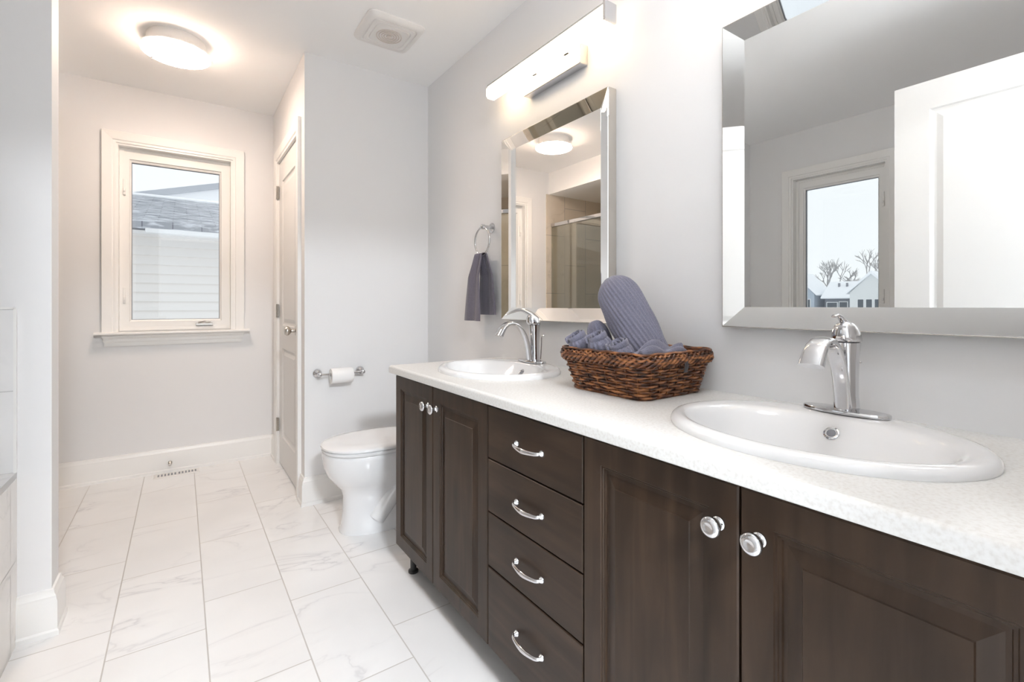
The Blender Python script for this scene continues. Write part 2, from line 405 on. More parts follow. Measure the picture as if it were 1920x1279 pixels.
# bedroom beyond the doorway (behind the camera)
struct('wall_bedroom_left', bx(-4.1, -4.0, -3.3, -0.14, 0, H), 'wall')
struct('wall_bedroom_right', bx(2.0, 2.1, -3.3, -0.14, 0, H), 'wall')
struct('wall_bedroom_far', holed_box(B(), -4.0, 2.0, -3.3, -3.2, 0, H, 'x', (-2.2, 0.4, 0.6, 2.3)), 'wall')  # unseen window opening, added to bring daylight through the doorway
struct('wall_bedroom_near', holed_box(B(), -4.0, 2.0, -0.16, -0.14, 0, H, 'x', (-1.52, -0.66, 0, 2.09)), 'wall')

# baseboards
BP = [(0, 0), (0.020, 0), (0.020, 0.016), (0.016, 0.022), (0.016, 0.112), (0.013, 0.120), (0.0125, 0.128), (0.008, 0.136), (0.006, 0.148), (0, 0.150)]
def base(name, path): struct(name, extrude_profile(B(), BP, path), 'trim', smooth=25)
base('baseboard_far', [(-1.85, FW, 0, -1), (CX0, FW, -1, -1)])
base('baseboard_closet_far', [(CX0, FW, -1, -1), (CX0, 3.622, -1, 0)])
base('baseboard_closet', [(CX0, 2.80, -1, 0), (CX0, PY, -1, -1), (0, PY, -1, -1)])
base('baseboard_right', [(0, PY, -1, -1), (0, 1.86, -1, 0)])
base('baseboard_pier', [(-1.69, PY0, 0, -1), (PIERX, PY0, 1, -1), (PIERX, PY1, 1, 1), (-1.86, PY1, 0, 1)])

# ------------------------------------------------------------ windows
def window(name, T, label_crank=None):
    """T maps (along wall, depth outward, up) to world, built from local numbers of the far window"""
    def tb(*a):
        bm = bx(*a)
        return bm
    def fin(bm):
        for v in bm.verts: v.co = T(v.co)
        return bm
    x0, x1, z0, z1 = WX0, WX1, WZ0, WZ1
    cw = 0.068
    # casing with stepped inner bead (the top-level mesh)
    bm = B()
    prof = [(0, 0), (0, -0.019), (0.004, -0.021), (cw-0.018, -0.017), (cw-0.014, -0.012), (cw, -0.012), (cw, 0.012), (cw, 0.02)]
    rings = []
    for ins, dep in prof:
        X0, X1, Z1 = x0-cw+ins, x1+cw-ins, z1+cw-ins
        rings.append([(X0, FW+dep, z0), (X0, FW+dep, Z1), (X1, FW+dep, Z1), (X1, FW+dep, z0)])
    loft(bm, rings, closed=False)
    root = obj(name, fin(bm), 'trim', origin=T(Vector(((x0+x1)/2, FW, z0)))); root['kind'] = 'structure'
    # jamb liner
    bm = B(); t = 0.012; d1 = FW+0.15
    box(bm, x0, x0+t, FW-0.005, d1, z0, z1); box(bm, x1-t, x1, FW-0.005, d1, z0, z1); box(bm, x0+t, x1-t, FW-0.005, d1, z1-t, z1); box(bm, x0+t, x1-t, FW+0.02, d1, z0, z0+t*0.5)
    obj('window_jamb', fin(bm), 'trim', root)
    # vinyl frame
    def rect(a0, a1, c0, c1, w, y0, y1):
        q = B(); box(q, a0, a0+w, y0, y1, c0, c1); box(q, a1-w, a1, y0, y1, c0, c1); box(q, a0+w, a1-w, y0, y1, c0, c0+w); box(q, a0+w, a1-w, y0, y1, c1-w, c1); return q
    gx0, gx1, gz0, gz1 = -1.522, -1.046, 0.984, 1.984
    obj('window_frame', fin(rect(x0+t, x1-t, z0+t*0.5, z1-t, 0.020, FW+0.045, FW+0.13)), 'vinyl', root, bevel=0.002)
    sash = B()
    sx0, sx1, sz0, sz1 = x0+t+0.020, x1-t-0.020, z0+t*0.5+0.020, z1-t-0.020
    rings = []
    for k, dep in ((0.0, 0.10), (0.0, 0.052), (0.003, 0.050), (0.75, 0.050), (0.80, 0.058), (1.0, 0.064), (1.0, 0.10)):
        q = lambda a, b_: a+(b_-a)*k
        rings.append([(q(sx0, gx0), FW+dep, q(sz0, gz0)), (q(sx1, gx1), FW+dep, q(sz0, gz0)), (q(sx1, gx1), FW+dep, q(sz1, gz1)), (q(sx0, gx0), FW+dep, q(sz1, gz1))])
    loft(sash, rings, False, False)
    so = obj('sash', fin(sash), 'vinyl', root)
    obj('window_pane', fin(bx(gx0, gx1, FW+0.074, FW+0.078, gz0, gz1)), 'pane', root)
    gk = rect(gx0-0.001, gx1+0.001, gz0-0.001, gz1+0.001, 0.004, FW+0.068, FW+0.084)
    obj('window_gasket', fin(gk), M['soffit'], root, label='thin dark gasket round the pane')
    # stool and apron
    bm = B()
    pr = [(-0.058, 0), (-0.062, 0.004), (-0.062, 0.012), (-0.058, 0.016), (0.05, 0.016), (0.05, 0)]
    loft(bm, [[(xx, FW+a, z0-0.016+c) for a, c in pr] for xx in (x0-cw-0.030, x1+cw+0.030)])
    obj('window_sill', fin(bm), 'trim', root)
    bm = B()
    pr = [(0, 0), (-0.012, 0), (-0.014, 0.022), (-0.018, 0.030), (-0.020, 0.045), (-0.034, 0.060), (-0.036, 0.072), (0, 0.072)]
    ins = {0: 0.012, 1: 0.012, 2: 0.010, 3: 0.008, 4: 0.007, 5: 0.0, 6: 0.0, 7: 0.0}
    loft(bm, [[(x0-cw+ins[i]+0.002, FW+a, z0-0.088+c) for i, (a, c) in enumerate(pr)], [(x1+cw-ins[i]-0.002, FW+a, z0-0.088+c) for i, (a, c) in enumerate(pr)]])
    obj('window_apron', fin(bm), 'trim', root)
    # crank handle and latches
    bm = B(); cxk = -1.135
    box(bm, cxk-0.048, cxk+0.048, FW+0.035, FW+0.052, z0+0.030, z0+0.044)
    ribbon(bm, [(cxk-0.035, FW+0.034, z0+0.050), (cxk, FW+0.028, z0+0.058), (cxk+0.035, FW+0.030, z0+0.052)], (0, 1, 0), [0.012, 0.014, 0.012], [0.006]*3)
    obj('crank_handle', fin(bm), 'nickel', root, bevel=0.001, label='folded metal crank handle')
    for zz in (1.14, 1.82):
        bm = B(); box(bm, x0+0.030, x0+0.044, FW+0.036, FW+0.052, zz-0.05, zz+0.05); box(bm, x0+0.032, x0+0.042, FW+0.024, FW+0.038, zz-0.03, zz-0.012)
        obj('latch', fin(bm), 'vinyl', root, bevel=0.002)
    return root
window('window_1', lambda c: Vector(c))
# left wall window: same unit turned a quarter
cyc = (LY0+LY1)/2; cxc = (WX0+WX1)/2
window('window_2', lambda c: Vector((TX-(c[1]-FW), cyc+(c[0]-cxc), c[2])))

# ------------------------------------------------------------ closet door (door_1) and entrance door (door_2)
def loop_rect(o, U, V, Nn, a0, a1, b0, b1, d): return [o+U*a0+V*b0-Nn*d, o+U*a1+V*b0-Nn*d, o+U*a1+V*b1-Nn*d, o+U*a0+V*b1-Nn*d]
def moulded_leaf(bm, o, U, V, Nn, w, h, panels, thick, both=False):
    """door leaf with raised panels on the front (and back); panels = [(a0,a1,b0,b1)]"""
    o, U, V, Nn = Vector(o), Vector(U), Vector(V), Vector(Nn)
    bs = sorted({0, h, *[p[2] for p in panels], *[p[3] for p in panels]})
    a0, a1 = panels[0][0], panels[0][1]
    def face(o2, N2):
        def quad(x0_, x1_, y0_, y1_): bm.faces.new([bm.verts.new(q) for q in loop_rect(o2, U, V, N2, x0_, x1_, y0_, y1_, 0)])
        quad(0, a0, 0, h); quad(a1, w, 0, h)
        for i in range(len(bs)-1):
            if not any(abs(p[2]-bs[i]) < 1e-6 for p in panels): quad(a0, a1, bs[i], bs[i+1])
        for p in panels:
            rr = [loop_rect(o2, U, V, N2, p[0]+i, p[1]-i, p[2]+i, p[3]-i, d) for i, d in ((0, 0), (0.006, 0.007), (0.014, 0.009), (0.022, 0.009), (0.045, 0.003), (0.048, 0.003))]
            loft(bm, rr, False, True)
    face(o, Nn)
    ob = o-Nn*thick
    if both: face(ob, -Nn)
    else: bm.faces.new([bm.verts.new(q) for q in loop_rect(ob, U, V, Nn, 0, w, 0, h, 0)])
    for q in ((0, 0, w, 0), (w, 0, w, h), (w, h, 0, h), (0, h, 0, 0)):
        bm.faces.new([bm.verts.new(p) for p in (o+U*q[0]+V*q[1], o+U*q[2]+V*q[3], ob+U*q[2]+V*q[3], ob+U*q[0]+V*q[1])])
    return bm
wdt = DY1-DY0-0.016
bm = moulded_leaf(B(), (CX0+0.004, DY1-0.008, 0.014), (0, -1, 0), (0, 0, 1), (-1, 0, 0), wdt, DZ-0.022, [(0.11, wdt-0.11, 0.19, 0.78), (0.11, wdt-0.11, 0.93, DZ-0.16)], 0.035)
d1 = obj('door_1', bm, 'door'); d1['kind'] = 'structure'
def hinge(parent, x, y, z, nx, ny):
    bm = B(); tube(bm, [(x+nx*0.006, y, z-0.045), (x+nx*0.006, y, z+0.045)], 0.007, 12)
    box(bm, x-0.002, x+0.004, y-0.014, y+0.014, z-0.043, z+0.043)
    obj('hinge', bm, 'nickel', parent, smooth=40)
for zz in (0.27, 1.04, 1.84): hinge(d1, CX0-0.004, DY1-0.006, zz, -1, 0)
bm = B(); lathe(bm, (CX0+0.004, 2.945, 0.93), (-1, 0, 0), [(0.030, 0), (0.031, 0.004), (0.026, 0.009), (0.011, 0.013), (0.010, 0.030), (0.018, 0.036), (0.026, 0.046), (0.027, 0.056), (0.021, 0.065), (0.0, 0.068)])
obj('door_knob', bm, 'nickel', d1, smooth=40, label='round satin nickel knob')
# casing and jamb of closet door
def door_casing(name, ya, yb, zt, cw):
    bm = B()
    prof = [(0, 0), (0, -0.018), (0.004, -0.020), (cw-0.020, -0.016), (cw-0.014, -0.011), (cw, -0.011), (cw, 0.0)]
    rings = []
    for ins, dep in prof:
        Y0, Y1, Z1 = ya-cw+ins, yb+cw-ins, zt+cw-ins
        rings.append([(CX0+dep, Y0, 0), (CX0+dep, Y0, Z1), (CX0+dep, Y1, Z1), (CX0+dep, Y1, 0)])
    loft(bm, rings, closed=False)
    return struct(name, bm, 'trim')
door_casing('trim_1', DY0+0.004, DY1-0.004, DZ-0.004, 0.078)
bm = B(); box(bm, CX0-0.004, CX0+0.11, DY0-0.001, DY0+0.007, 0, DZ); box(bm, CX0-0.004, CX0+0.11, DY1-0.007, DY1+0.001, 0, DZ); box(bm, CX0-0.004, CX0+0.11, DY0, DY1, DZ-0.006, DZ+0.001)
struct('trim_2', bm, 'trim')
# entrance door, swung open beside the camera, seen in the near mirror
EW = 0.765; EH = 2.055; EX = -1.482
bm = moulded_leaf(B(), (EX, 0.008, 0.012), (0, 1, 0), (0, 0, 1), (1, 0, 0), EW, EH, [(0.125, EW-0.125, 0.22, 0.80), (0.125, EW-0.125, 0.96, EH-0.125)], 0.036, True)
d2 = obj('door_2', bm, 'door'); d2['kind'] = 'structure'
bm = B(); lathe(bm, (EX, 0.645, 0.93), (1, 0, 0), [(0.030, 0), (0.031, 0.004), (0.026, 0.009), (0.011, 0.013), (0.010, 0.030), (0.018, 0.036), (0.026, 0.046), (0.027, 0.056), (0.021, 0.065), (0.0, 0.068)])
obj('door_knob', bm, 'nickel', d2, smooth=40, label='round satin nickel knob')
bm = B()
for a, b_ in ((-1.60, -1.52), (-0.66, -0.58)): box(bm, a, b_, -0.03, -0.012, 0, 2.17)
box(bm, -1.52, -0.66, -0.03, -0.012, 2.09, 2.17)
struct('trim_3', bm, 'trim', bevel=0.002)

# ------------------------------------------------------------ tub platform, tub, wall tile
bm = B(); DX = -1.69; DZt = 0.547
# apron face and deck top with an oval-ish opening for the tub
box(bm, DX-0.03, DX, -0.03, PY0, 0, DZt-0.0202)
deck = struct('trim_4', bm, 'tubtile'); 
tcx, tcy = -2.22, 1.05
bm = B(); n = 64
def rr_ring(ax, ay, z, p=2.6): return ring((tcx, tcy, z), (1, 0, 0), (0, 1, 0), ax, ay, n, p)
outer = []
for i in range(n):
    t = 2*pi*i/n; c_, s_ = math.cos(t), math.sin(t)
    near = min(((sx, sy) for sx in (-1, 1) for sy in (-1, 1)), key=lambda q: abs((math.atan2(1.08*q[1], 0.53*q[0])-t+pi) % (2*pi)-pi))
    if abs((math.atan2(1.08*near[1], 0.53*near[0])-t+pi) % (2*pi)-pi) < pi/n: c_, s_ = 0.53*near[0], 1.08*near[1]
    k = min(0.53/max(abs(c_), 1e-9), 1.08/max(abs(s_), 1e-9))
    outer.append((tcx+c_*k, tcy+s_*k, DZt))
loft(bm, [[(x, y, DZt-0.02) for x, y, z in outer], outer, rr_ring(0.37, 0.80, DZt), rr_ring(0.37, 0.80, DZt-0.02)], False, False)
obj('deck_top', bm, 'decktile', deck, label='white tiled deck top')
bm = B()
loft(bm, [rr_ring(0.40, 0.83, DZt+0.001), rr_ring(0.40, 0.83, DZt+0.014), rr_ring(0.385, 0.815, DZt+0.022), rr_ring(0.345, 0.775, DZt+0.020), rr_ring(0.33, 0.755, DZt), rr_ring(0.29, 0.68, 0.25, 2.3), rr_ring(0.22, 0.58, 0.13, 2.3), rr_ring(0.05, 0.2, 0.115, 2)], False, True)
tub = obj('bathtub', bm, 'porcelain', smooth=60); tag(tub, 'white oval drop-in bathtub set in the tiled platform', 'bathtub')
struct('trim_5', bx(TX, DX-0.004, PY0-0.010, PY0, DZt, 1.063), 'walltile_y')
struct('trim_6', bx(TX, TX+0.010, -0.03, PY0-0.010, DZt, 0.885), 'walltile_x')
bm = B(); box(bm, DX-0.006, DX+0.001, PY0-0.013, PY0-0.001, DZt, 1.066); box(bm, TX+0.01, DX-0.004, PY0-0.013, PY0-0.001, 1.063, 1.070)
struct('trim_7', bm, 'trim')

# ------------------------------------------------------------ shower
struct('trim_8', bx(TX+0.012, -1.853, FW-0.010, FW, 0, 2.22), 'showtile_y')
struct('trim_9', bx(TX, TX+0.012, PY1, FW, 0, 2.22), 'showtile_x')
struct('trim_10', bx(TX+0.012, -1.87, PY1, PY1+0.010, 0, 2.22), 'showtile_y')
struct('trim_11', bx(-1.97, -1.87, PY1+0.012, FW-0.012, 0, 0.10), 'showtile_x', bevel=0.003)
sh = thing('shower_enclosure', 'frameless clear glass shower enclosure with chrome header seen in the far mirror', 'shower', (-1.92, 3.0, 0.10))
GY = 2.95
obj('glass_panel', bx(-1.925, -1.917, GY+0.004, FW-0.012, 0.10, 1.885), 'showerglass', sh)
dr = obj('glass_door', bx(-1.925, -1.917, PY1+0.02, GY-0.004, 0.112, 1.885), 'showerglass', sh)
obj('header_rail', bx(-1.935, -1.907, PY1+0.012, FW-0.012, 1.885, 1.92), 'chrome', sh, bevel=0.003)
obj('edge_strip', bx(-1.926, -1.914, GY-0.004, GY+0.004, 0.10, 1.885), 'nickel', sh)
bm = B(); box(bm, -1.932, -1.906, GY-0.075, GY-0.006, 1.825, 1.885); obj('clamp', bm, 'chrome', sh, bevel=0.003)
bm = B(); tube(bm, smoothpath([(-1.917, GY-0.06, 1.25), (-1.880, GY-0.06, 1.25), (-1.872, GY-0.06, 1.22), (-1.872, GY-0.06, 1.08), (-1.880, GY-0.06, 1.05), (-1.917, GY-0.06, 1.05)]), 0.008)
obj('handle', bm, 'chrome', dr, smooth=40)

# ------------------------------------------------------------ vanity
XF = -0.547; ZB, ZT = 0.106, 0.792
def knob(parent, y, z):
    bm = B(); lathe(bm, (XF, y, z), (-1, 0, 0), [(0.011, -0.001), (0.011, 0.003), (0.007, 0.006), (0.0065, 0.014), (0.012, 0.018), (0.0165, 0.022), (0.0175, 0.026), (0.015, 0.030), (0.009, 0.0325), (0.0075, 0.0318), (0.0, 0.0322)])
    obj('knob', bm, 'chrome', parent, smooth=50, label='round chrome knob')
def pull(parent, yc, z):
    bm = B(); L = 0.052
    pts = smoothpath([(XF, yc+L, z), (XF-0.012, yc+L*0.98, z), (XF-0.019, yc+L*0.72, z-0.001), (XF-0.024, yc, z-0.003), (XF-0.019, yc-L*0.72, z-0.001), (XF-0.012, yc-L*0.98, z), (XF, yc-L, z)], 5)
    n = len(pts)
    P = [Vector(p) for p in pts]; rings = []
    hh = interp([0.007, 0.006, 0.0065, 0.0085, 0.0065, 0.006, 0.007], n)
    for i, q in enumerate(P):
        t = (P[min(i+1, n-1)]-P[max(i-1, 0)]).normalized(); s_ = Vector((0, 0, 1)); s_ = (s_-t*s_.dot(t)).normalized(); nn = t.cross(s_)
        rings.append(ring(q, s_, nn, hh[i]*0.8, 0.0035, 12))
    loft(bm, rings)
    for s_ in (1, -1): lathe(bm, (XF, yc+s_*L, z), (-1, 0, 0), [(0.009, -0.001), (0.009, 0.003), (0.006, 0.006), (0.004, 0.012)], 14)
    obj('pull', bm, 'chrome', parent, smooth=50, label='curved chrome bow pull')
DL = [(0.0, 0.0025), (0.0025, 0.0), (0.050, 0.0), (0.0515, 0.0025), (0.0545, 0.0025), (0.056, 0.005), (0.0595, 0.005), (0.061, 0.0085), (0.066, 0.0085), (0.088, 0.0035), (0.0895, 0.0015)]
def carcass(parent, y0, y1):
    bm = B(); t = 0.016; x0, x1, z0, z1 = XF+0.021, -0.002, ZB, 0.7995
    box(bm, x0, x1, y0, y0+t, z0, z1); box(bm, x0, x1, y1-t, y1, z0, z1); box(bm, x0, x1, y0+t, y1-t, z0, z0+t)
    box(bm, x1-0.006, x1, y0+t, y1-t, z0+t, z1); box(bm, x0, x0+0.018, y0+t, y1-t, z1-0.05, z1)
    obj('body', bm, 'wood', parent)
    obj('toe_kick', bx(-0.462, -0.446, y0+0.002, y1-0.002, 0.0, ZB), 'wood', parent)
def door(parent, y0, y1, ky):
    bm = panel(B(), (XF, y1, ZB), (0, -1, 0), (0, 0, 1), (-1, 0, 0), y1-y0, ZT-ZB, DL, 0.020)
    d = obj('door', bm, 'wood', parent); knob(d, ky, 0.722); return d
GL, GD0, GD1, GR = 1.501, 1.142, 0.752, 0.401
g = 0.0018
c1 = thing('vanity_cabinet', 'dark wood double door cabinet at far end next to toilet', 'cabinet', (-0.27, 1.5, 0))
carcass(c1, GD0+0.0005, 1.845)
door(c1, GL+g, 1.845, GL+0.033); door(c1, GD0+g, GL-g, GL-0.033)
for yy in (1.79,):
    bm = B(); lathe(bm, (-0.495, yy, 0.0), (0, 0, 1), [(0.020, 0), (0.020, 0.008), (0.012, 0.012), (0.012, ZB)], 16)
    obj('leg', bm, 'blackmetal', c1, smooth=40, label='short black levelling foot')
c2 = thing('vanity_cabinet', 'dark wood bank of four drawers between the two door cabinets', 'cabinet', (-0.27, 0.947, 0))
carcass(c2, GD1+0.0005, GD0-0.0005)
zz = [0.106, 0.335, 0.489, 0.641, 0.792]
for i in range(4):
    bm = panel(B(), (XF, GD0-g, zz[i]+(0.002 if i else 0)), (0, -1, 0), (0, 0, 1), (-1, 0, 0), GD0-GD1-2*g, zz[i+1]-zz[i]-0.004+(0.002 if not i else 0), [(0, 0.002), (0.002, 0)], 0.020)
    d = obj('drawer', bm, 'woodh', c2)
    pull(d, 0.947, [0.222, 0.410, 0.564, 0.716][i])
c3 = thing('vanity_cabinet', 'dark wood double door cabinet nearest the camera under the near sink', 'cabinet', (-0.27, 0.40, 0))
carcass(c3, 0.045, GD1-0.0005)
door(c3, GR+g, GD1-g, GR+0.034); door(c3, 0.045, GR-g, GR-0.032)

# countertop with two sink openings
SY1, SY2, SXc = 1.487, 0.415, -0.285
SA, SB = 0.262, 0.213
CT0, CT1 = 0.800, 0.830
bm = B(); n = 72
XB = -0.557
def top_patch(y0, y1, cy=None):
    if cy is None:
        bm.faces.new([bm.verts.new(p) for p in ((XB, y0, CT1), (0, y0, CT1), (0, y1, CT1), (XB, y1, CT1))]); return
    angs = sorted({2*pi*i/n for i in range(n)} | {math.atan2(sy-cy, sx-SXc) % (2*pi) for sx in (XB, 0) for sy in (y0, y1)})
    o_, e_, e2 = [], [], []
    for t in angs:
        c_, s_ = math.cos(t), math.sin(t)
        kx = ((0-SXc) if c_ > 0 else (SXc-XB))/max(abs(c_), 1e-9); ky = ((y1-cy) if s_ > 0 else (cy-y0))/max(abs(s_), 1e-9)
        k = min(kx, ky); o_.append((SXc+c_*k, cy+s_*k, CT1))
        a_, b_ = SA-0.02, SB-0.02; q = 1/math.sqrt((c_/b_)**2+(s_/a_)**2)
        e_.append((SXc+c_*q, cy+s_*q, CT1)); e2.append((SXc+c_*q, cy+s_*q, CT0))
    loft(bm, [o_, e_, e2], False, False)
Y0c, Y1c = 0.030, 1.873
top_patch(Y0c, SY2-0.3); top_patch(SY2-0.3, SY2+0.3, SY2); top_patch(SY2+0.3, SY1-0.3); top_patch(SY1-0.3, SY1+0.3, SY1); top_patch(SY1+0.3, Y1c)
nose = [(XB, CT1), (-0.5605, CT1-0.0008), (-0.5635, CT1-0.003), (-0.5655, CT1-0.0065), (-0.566, CT1-0.010), (-0.566, CT0+0.002), (-0.5645, CT0), (-0.53, CT0)]
loft(bm, [[(x, yy, z) for x, z in nose] for yy in (Y0c, Y1c)], closed=False)
bm.faces.new([bm.verts.new(p) for p in [(x, Y1c, z) for x, z in nose]+[(0, Y1c, CT0), (0, Y1c, CT1)]])
bm.faces.new([bm.verts.new(p) for p in [(x, Y0c, z) for x, z in nose]+[(0, Y0c, CT0), (0, Y0c, CT1)]])
ct = obj('countertop', bm, 'counter', smooth=35); tag(ct, 'long white speckled laminate countertop over all the dark cabinets', 'countertop')

# ------------------------------------------------------------ sinks
def sink(cy, label):
    t = thing('sink', label, 'sink', (SXc, cy, CT1), 'oval drop-in sinks')
    rr = [(0, .213, .262, .8302), (0, .2135, .2625, .836), (0, .211, .260, .842), (0, .205, .254, .8465), (0, .197, .246, .8485), (-.003, .190, .240, .8485), (-.016, .168, .229, .8465), (-.021, .160, .224, .8445),
          (-.024, .155, .219, .840), (-.0265, .1505, .213, .830), (-.034, .137, .204, .807), (-.042, .117, .186, .767), (-.047, .090, .152, .727), (-.048, .060, .095, .703), (-.048, .024, .024, .697)]
    bm = B(); loft(bm, [ring((SXc+o_, cy, z), (1, 0, 0), (0, 1, 0), b_, a_, 96, 2.0 if i < 7 else 2.15) for i, (o_, b_, a_, z) in enumerate(rr)], False, True)
    obj('basin', bm, 'porcelain', t, smooth=60)
    bm = B(); lathe(bm, (SXc-.048, cy, .6972), (0, 0, 1), [(0.024, 0), (0.023, 0.003), (0.018, 0.0035), (0.016, 0.001), (0.012, 0.003), (0.0, 0.005)])
    obj('drain', bm, 'chrome', t, smooth=40)
    # overflow ring on the back slope of the bowl
    c_ = Vector((SXc+.1085, cy, .8145)); nn = Vector((-0.80, 0, 0.66)).normalized()
    bm = B(); lathe(bm, c_-nn*0.002, nn, [(0.0140, 0), (0.0140, 0.003), (0.0115, 0.0042), (0.0100, 0.0028), (0.0, 0.0028)])
    obj('overflow_ring', bm, 'chrome', t, smooth=40)
    bm = B(); lathe(bm, c_, nn, [(0.0085, 0), (0.0085, 0.0012), (0, 0.0014)])
    obj('overflow_hole', bm, 'soffit', t)
    return t
sink(SY1, 'white oval basin in the counter at its far end, left of the wicker basket')
sink(SY2, 'large white oval basin in the counter nearest the camera, right of the wicker basket')

# ------------------------------------------------------------ faucets
def faucet(fy, label, lever_dir, lever_kind):
    t = thing('faucet', label, 'faucet', (-0.105, fy, 0.8485), 'chrome single lever faucets')
    bm = B(); z = 0.8485
    loft(bm, [ring((-0.109, fy, z+h), (1, 0, 0), (0, 1, 0), a, b_, 40, 2.3) for a, b_, h in ((.030, .080, 0), (.0305, .0805, .005), (.029, .079, .0075), (.025, .075, .0080), (.022, .066, .0075), (.019, .030, .0105), (.016, .024, .011))])
    obj('base_plate', bm, 'chrome', t, smooth=50)
    bm = B(); lathe(bm, (-0.094, fy, z+0.006), (-0.015, 0, 1), [(0.0225, 0), (0.0215, 0.006), (0.0195, 0.03), (0.0195, 0.07), (0.021, 0.11), (0.0235, 0.138), (0.024, 0.142), (0.0205, 0.144)])
    obj('body', bm, 'chrome', t, smooth=40)
    pts = smoothpath([(-.118, fy, .856), (-.1235, fy, .885), (-.132, fy, .92), (-.146, fy, .955), (-.168, fy, .985), (-.196, fy, 1.003), (-.224, fy, 1.004), (-.247, fy, .99), (-.262, fy, .968), (-.268, fy, .958)], 5)
    n = len(pts)
    bm = ribbon(B(), pts, (0, 1, 0), interp([.034, .031, .030, .031, .033, .035, .038, .042, .045, .046], n), interp([.024, .018, .015, .014, .014, .014, .015, .018, .021, .022], n), 24, 2.8)
    obj('spout', bm, 'chrome', t, smooth=60)
    zt = 0.9985; hx = -0.0965
    bm = B()
    loft(bm, [ring((hx-0.002*k, fy, zt+h), (1, 0, 0), (0, 1, 0), r_*1.06, r_, 36, 2.2) for k, (r_, h) in enumerate(((.0235, 0), (.0262, .0015), (.0268, .006), (.0258, .014), (.0235, .024), (.0195, .033), (.0135, .0395), (.006, .043), (.001, .0437)))])
    hd = obj('handle', bm, 'chrome', t, smooth=50)
    d = Vector((*lever_dir, 0)).normalized(); c_ = Vector((hx-0.008, fy, zt)); s_ = Vector((-d.y, d.x, 0))
    if lever_kind == 'short':
        pts = smoothpath([c_+d*-0.004+Vector((0, 0, .036)), c_+d*0.008+Vector((0, 0, .044)), c_+d*0.016+Vector((0, 0, .052)), c_+d*0.026+Vector((0, 0, .056)), c_+d*0.034+Vector((0, 0, .053))], 5)
        n = len(pts); bm = ribbon(B(), pts, s_, interp([.020, .016, .014, .015, .012], n), interp([.010, .009, .008, .007, .005], n), 16, 2.3)
    else:
        pts = smoothpath([c_+d*-0.020+Vector((0, 0, .020)), c_+d*0.005+Vector((0, 0, .040)), c_+d*0.035+Vector((0, 0, .056)), c_+d*0.060+Vector((0, 0, .058)), c_+d*0.085+Vector((0, 0, .050)), c_+d*0.112+Vector((0, 0, .038))], 5)
        n = len(pts); bm = ribbon(B(), pts, s_, interp([.034, .036, .036, .034, .030, .022], n), interp([.020, .020, .016, .014, .009, .003], n), 20, 2.4)
    obj('lever', bm, 'chrome', hd, smooth=50)
    bm = B(); tube(bm, smoothpath([(-0.064, fy, .856), (-0.060, fy, .91), (-0.058, fy, .945), (-0.056, fy-0.004, .951), (-0.056, fy-0.012, .952)], 4), 0.0022, 8)
    obj('lift_rod', bm, 'chrome', t, smooth=40)
    return t
faucet(1.508, 'chrome faucet with raised side-turned lever at the far sink', (-0.62, 0.78), 'long')
faucet(0.415, 'chrome faucet with domed cap at the near sink', (-0.95, 0.30), 'short')

# ------------------------------------------------------------ mirrors
def mirror(y0, y1, z0, z1, label):
    t = thing('wall_mirror', label, 'mirror', (0, (y0+y1)/2, z0), 'mirror-framed wall mirrors')
    xo, xi, w = -0.041, -0.018, 0.054
    obj('backing', bx(-0.016, -0.001, y0+0.002, y1-0.002, z0+0.002, z1-0.002), 'mirrorside', t)
    obj('mirror_glass', bx(-0.0225, -0.016, y0+w-0.001, y1-w+0.001, z0+w-0.001, z1-w+0.001), 'mirror', t)
    def strip(a, b_, c_, d_):    # outer a->b, inner c->d : a wedge of mirror glass
        bm = B(); O1, O2, I1, I2 = [Vector(q) for q in (a, b_, c_, d_)]
        def R(o_, i_):
            m_ = i_+(o_-i_)*0.12
            return [(-0.0005, *o_), (xo+0.002, *o_), (xo, *(o_+(i_-o_)*0.03)), (xi-0.006, *(i_+(o_-i_)*0.10)), (xi-0.004, *i_), (-0.0005, *i_)]
        loft(bm, [R(O1, I1), R(O2, I2)])
        return bm
    o_ = [(y1, z0), (y1, z1), (y0, z1), (y0, z0)]; i_ = [(y1-w, z0+w), (y1-w, z1-w), (y0+w, z1-w), (y0+w, z0+w)]
    for k in range(4):
        q = (k+1) % 4
        obj('bevelled_frame_strip', strip(o_[k], o_[q], i_[k], i_[q]), 'mirror', t)
    bm = B(); e = 0.0012
    for a0, a1, c0, c1 in ((y0-e, y0, z0, z1), (y1, y1+e, z0, z1), (y0, y1, z1, z1+e), (y0, y1, z0-e, z0)): box(bm, xo+0.002, -0.0005, a0, a1, c0, c1)
    obj('outer_edge', bm, 'mirrorside', t, label='champagne metal outer edge')
    return t
mirror(1.159, 1.831, 1.012, 1.841, 'rectangular mirror-framed wall mirror over the far sink, reflecting the shower')
mirror(0.062, 0.734, 1.018, 1.841, 'rectangular mirror-framed wall mirror over the near sink, reflecting an open white door')

